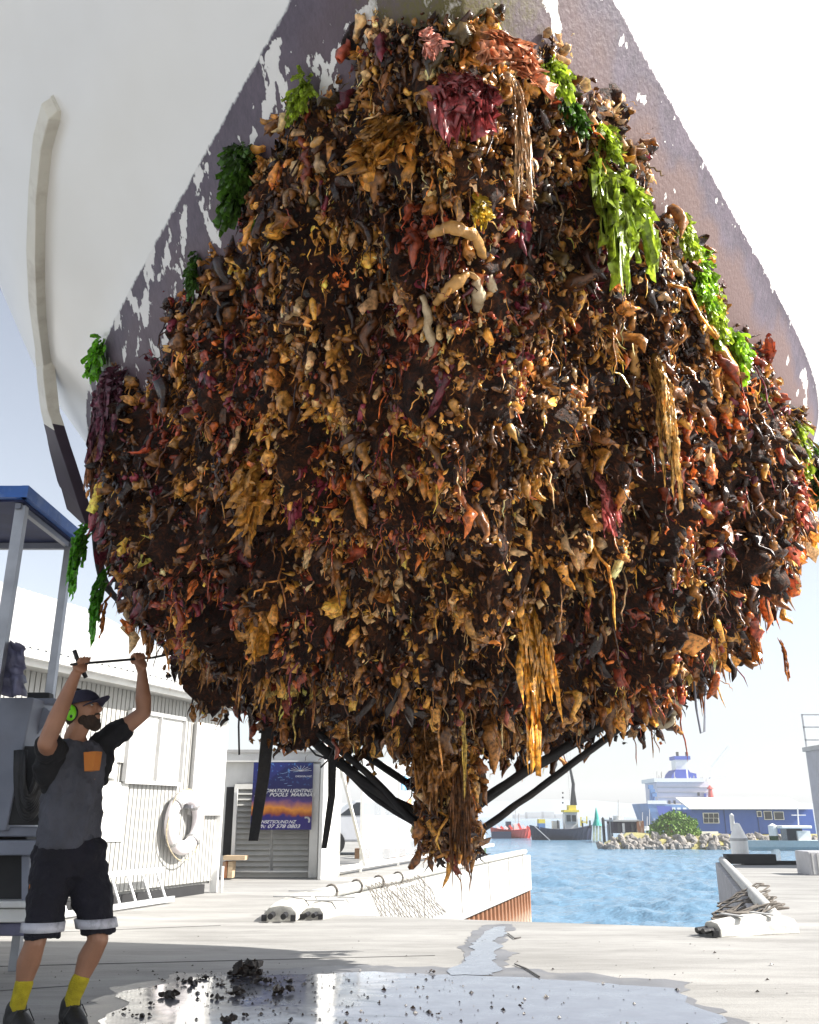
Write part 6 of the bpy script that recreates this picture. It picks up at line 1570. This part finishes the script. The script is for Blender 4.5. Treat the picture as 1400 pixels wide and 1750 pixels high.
# ear defenders: cups on both sides, headband, paw mark
em = empty('ear_defenders', headc, 'lime green ear defenders with black paw marks worn over the cap', 'ear defenders')
camside = 1 if (hs_.y < 0) else -1
for s_ in (-1, 1):
    ce = headc - hf*.012 + hs_*s_*.098 - hu*.004; q = MB(); q.ball(ce, (.036, .024, .046), 18, 12, Rh); cup = q.build('ear_cup', M['green'], em, smooth=True)
    q = MB(); torus(q, ce - hs_*s_*.016, hf*.9, hu*1.1, .032, .011, 20, 8, nrm=hs_); q.build('cushion', M['black'], em, smooth=True)
    if s_ == camside:
        co = ce + hs_*s_*.0235
        for dx, dy, rr_ in ((-.006, -.004, .0075), (-.016, .006, .0042), (-.008, .013, .0042), (.002, .013, .0042), (.010, .006, .0042)):
            q = MB(); q.ball(co + hf*(dx+.003) + hu*(dy+.006), (rr_, .0035, rr_), 8, 6, Rh); q.build('paw_mark', M['dark'], cup)
        q = MB(); q.ball(ce + hs_*s_*.017 + hf*.015 - hu*.026, (.008, .006, .010), 8, 6, Rh); q.build('vent_mark', M['dark'], cup)
q = MB(); q.tube([headc - hf*.012 + hs_*cos(a)*.098 + hu*(.02+.125*sin(a)) for a in np.linspace(.05, pi-.05, 18)], .007, 8); q.build('headband', M['black'], em, smooth=True)
# shirt
q = MB()
hemc = P(117, 1449, 5.25)
ellipse_loft(q, [(hemc, .178, .125, SL_, FW), (P(119, 1410, 5.25), .168, .120, SL_, FW), (P(124, 1360, 5.25), .165, .122, SL_, FW), (P(128, 1318, 5.25), .176, .122, SL_, FW), (P(131, 1288, 5.25), .185, .115, SL_, FW), (P(132, 1272, 5.245), .14, .090, SL_, FW), (P(132, 1266, 5.24), .09, .078, SL_, FW)], 48)
def crumple(q, amp, f, seed):
    for i, v_ in enumerate(q.v):
        v_ = Vector(v_); d_ = mnoise.noise(Vector((v_.x*f*1.6+v_.z*f*.4, v_.y*f*1.2, v_.z*f*.7+seed))); e_ = mnoise.noise(Vector((v_.x*f*3.1, v_.y*f*2+seed, v_.z*f*2)))
        c_ = Vector((chest.x, chest.y, v_.z)); o_ = (v_-c_); o_.normalize(); q.v[i] = tuple(v_ + o_*(amp*d_+amp*.4*e_))
# resample rings for folds
def refine(q, o, lv=1):
    s_ = o.modifiers.new('sub', 'SUBSURF'); s_.levels = lv; s_.render_levels = lv
tx_ = bpy.data.textures.new('cloth_folds', 'CLOUDS'); tx_.noise_scale = .085; tx_.noise_depth = 2
def folds(o, amp, vox, sm=3):
    remesh(o, vox, sm); d_ = o.modifiers.new('d', 'DISPLACE'); d_.texture = tx_; d_.strength = amp; d_.mid_level = .5; d_.texture_coords = 'GLOBAL'
o = q.build('shirt', M['shirt'], man, smooth=True); folds(o, .055, .008, 3)
for sh_, el_, r0 in ((shR, elR, .085), (shL, elL, .078)):
    q = MB(); mid = sh_.lerp(el_, .42 if sh_ == shL else .5)
    capsule_chain(q, [chest.lerp(sh_, .8), sh_, mid], [.08, r0, r0*.95], 16)
    if sh_ == shR: capsule_chain(q, [P(84, 1345, 5.17), P(80, 1310, 5.12), sh_], [.05, .085, .085], 14)
    else: capsule_chain(q, [P(172, 1330, 5.33), P(176, 1300, 5.34), sh_], [.05, .065, .075], 14)
    o = q.build('sleeve', M['sleeve'], man, smooth=True); folds(o, .045, .008, 2)
q = MB(); pc = P(157, 1302, 5.25) ; pc = pc + Vector((.03, -.138, 0)); vs = []
for (a, b2) in ((-.036, .045), (.036, .05), (.032, -.052), (-.018, -.058)): vs.append(pc + Vector((.86, -.1, 0)).normalized()*a*1.0 + Vector((0,0,b2)))
q.add(vs + [v_ + Vector((.02, .05, 0)) for v_ in vs], [(0,1,2,3), (7,6,5,4), (0,4,5,1), (1,5,6,2), (2,6,7,3), (3,7,4,0)]); q.build('chest_pocket', M['orange'], man)
# shorts
q = MB()
capsule_chain(q, [P(92, 1462, 5.22), P(143, 1462, 5.28)], [.122, .122], 18)
ellipse_loft(q, [(P(117, 1440, 5.25), .160, .112, SL_, FW), (P(118, 1470, 5.25), .175, .125, SL_, FW), (P(119, 1500, 5.25), .178, .125, SL_, FW)], 24)
def leg_rings(top, bot, r0, r1, n=5): return [(top.lerp(bot, i/n), r0+(r1-r0)*i/n, (r0+(r1-r0)*i/n)*.95, Vector((1,0,0)), Vector((0,-1,0))) for i in range(n+1)]
hemR, hemL = P(70, 1604, 5.10), P(168, 1596, 5.24)
ellipse_loft(q, leg_rings(P(92, 1475, 5.2), hemR, .118, .094)); ellipse_loft(q, leg_rings(P(145, 1475, 5.29), hemL, .118, .096))
o = q.build('shorts', M['shorts'], man, smooth=True); folds(o, .045, .008, 2)
for top, hem, sg in ((P(92, 1475, 5.2), hemR, 1), (P(145, 1475, 5.29), hemL, 1)):
    q = MB(); d_ = (hem-top); a_, b_ = top + d_*.78, top + d_*.91; rr_ = .104; n = 28; vs = []
    for c_ in (a_, b_):
        for j in range(n): an = 2*pi*j/n; vs.append(c_ + Vector((cos(an)*rr_, sin(an)*rr_*.96, 0)))
    q.add(vs, [(j, (j+1)%n, n+(j+1)%n, n+j) for j in range(n)]); o = q.build('reflective_band', M['reflective'], man, smooth=True); s2_ = o.modifiers.new('s', 'SOLIDIFY'); s2_.thickness = .008; s2_.offset = -1
q = MB(); q.box(P(54, 1523, 5.12), (.02, .03, .07)); q.build('pocket_tab', M['orange'], man)
# socks and boots
for ak, f_, t_, kn in ((akR, fR, tR, knR), (akL, fL, tL, knL)):
    q = MB(); up_ = (kn-ak).normalized(); capsule_chain(q, [ak + up_*.095, ak + up_*.05, ak + up_*.02, ak, f_], [.046, .045, .043, .041, .042], 16); o = q.build('sock', M['sock'], man, smooth=True); folds(o, .012, .005, 1)
    q = MB(); d_ = (t_-f_); d_.z = 0; d_.normalize(); s_ = Vector((-d_.y, d_.x, 0)); z0 = Vector((0, 0, 1))
    base = Vector((f_.x, f_.y, 0)); rings = []
    for (x, zc_, hw, hh) in ((-.085, .05, .035, .045), (-.06, .06, .045, .06), (0, .06, .048, .06), (.07, .052, .050, .05), (.13, .042, .050, .040), (.175, .034, .040, .030), (.195, .03, .02, .02)):
        rings.append((base + d_*x + z0*zc_, hw, hh, s_, z0))
    ellipse_loft(q, rings, 16); capsule_chain(q, [base - d_*.02 + z0*.08, base - d_*.015 + z0*.105], [.052, .053], 16)
    bo = q.build('boot', M['boot'], man, smooth=True); remesh(bo, .006, 2)
    q = MB(); pl = [(-.09, .03), (-.05, .045), (.06, .05), (.13, .052), (.18, .04), (.2, .0)]; pl = pl + [(x, -y) for x, y in pl[::-1][1:]]
    q.prism([tuple((base + d_*x + s_*y).xy) for x, y in pl], .001, .022); q.build('sole', M['black'], bo)
    q = MB()
    for sgn in (-1, 1): q.tube([base + d_*.06 + z0*.10, base + d_*.075 + s_*sgn*.03 + z0*.115, base + d_*.08 + s_*sgn*.06 + z0*.06, base + d_*.07 + s_*sgn*.055 + z0*.03], .003, 5)
    q.build('lace', M['black'], bo)
# scraper
scp = empty('scraper', hdR, 'long thin dark scraper rod held overhead in both hands', 'scraper')
q = MB(); e_ = (hdL-hdR).normalized(); q.tube([hdR - e_*.08, hdR, hdL, hdL + e_*.12, P(300, 1116, 5.42)], .0075, 8); q.build('shaft', M['black'], scp, smooth=True)
q = MB(); q.tube([P(127, 1111, 4.93), P(133, 1128, 4.95), P(147, 1158, 5.0)], .012, 10); q.build('handle', M['black'], scp, smooth=True)
q = MB(); q.box(P(303, 1115, 5.42), (.05, .01, .035)); q.build('blade', M['steel'], scp)
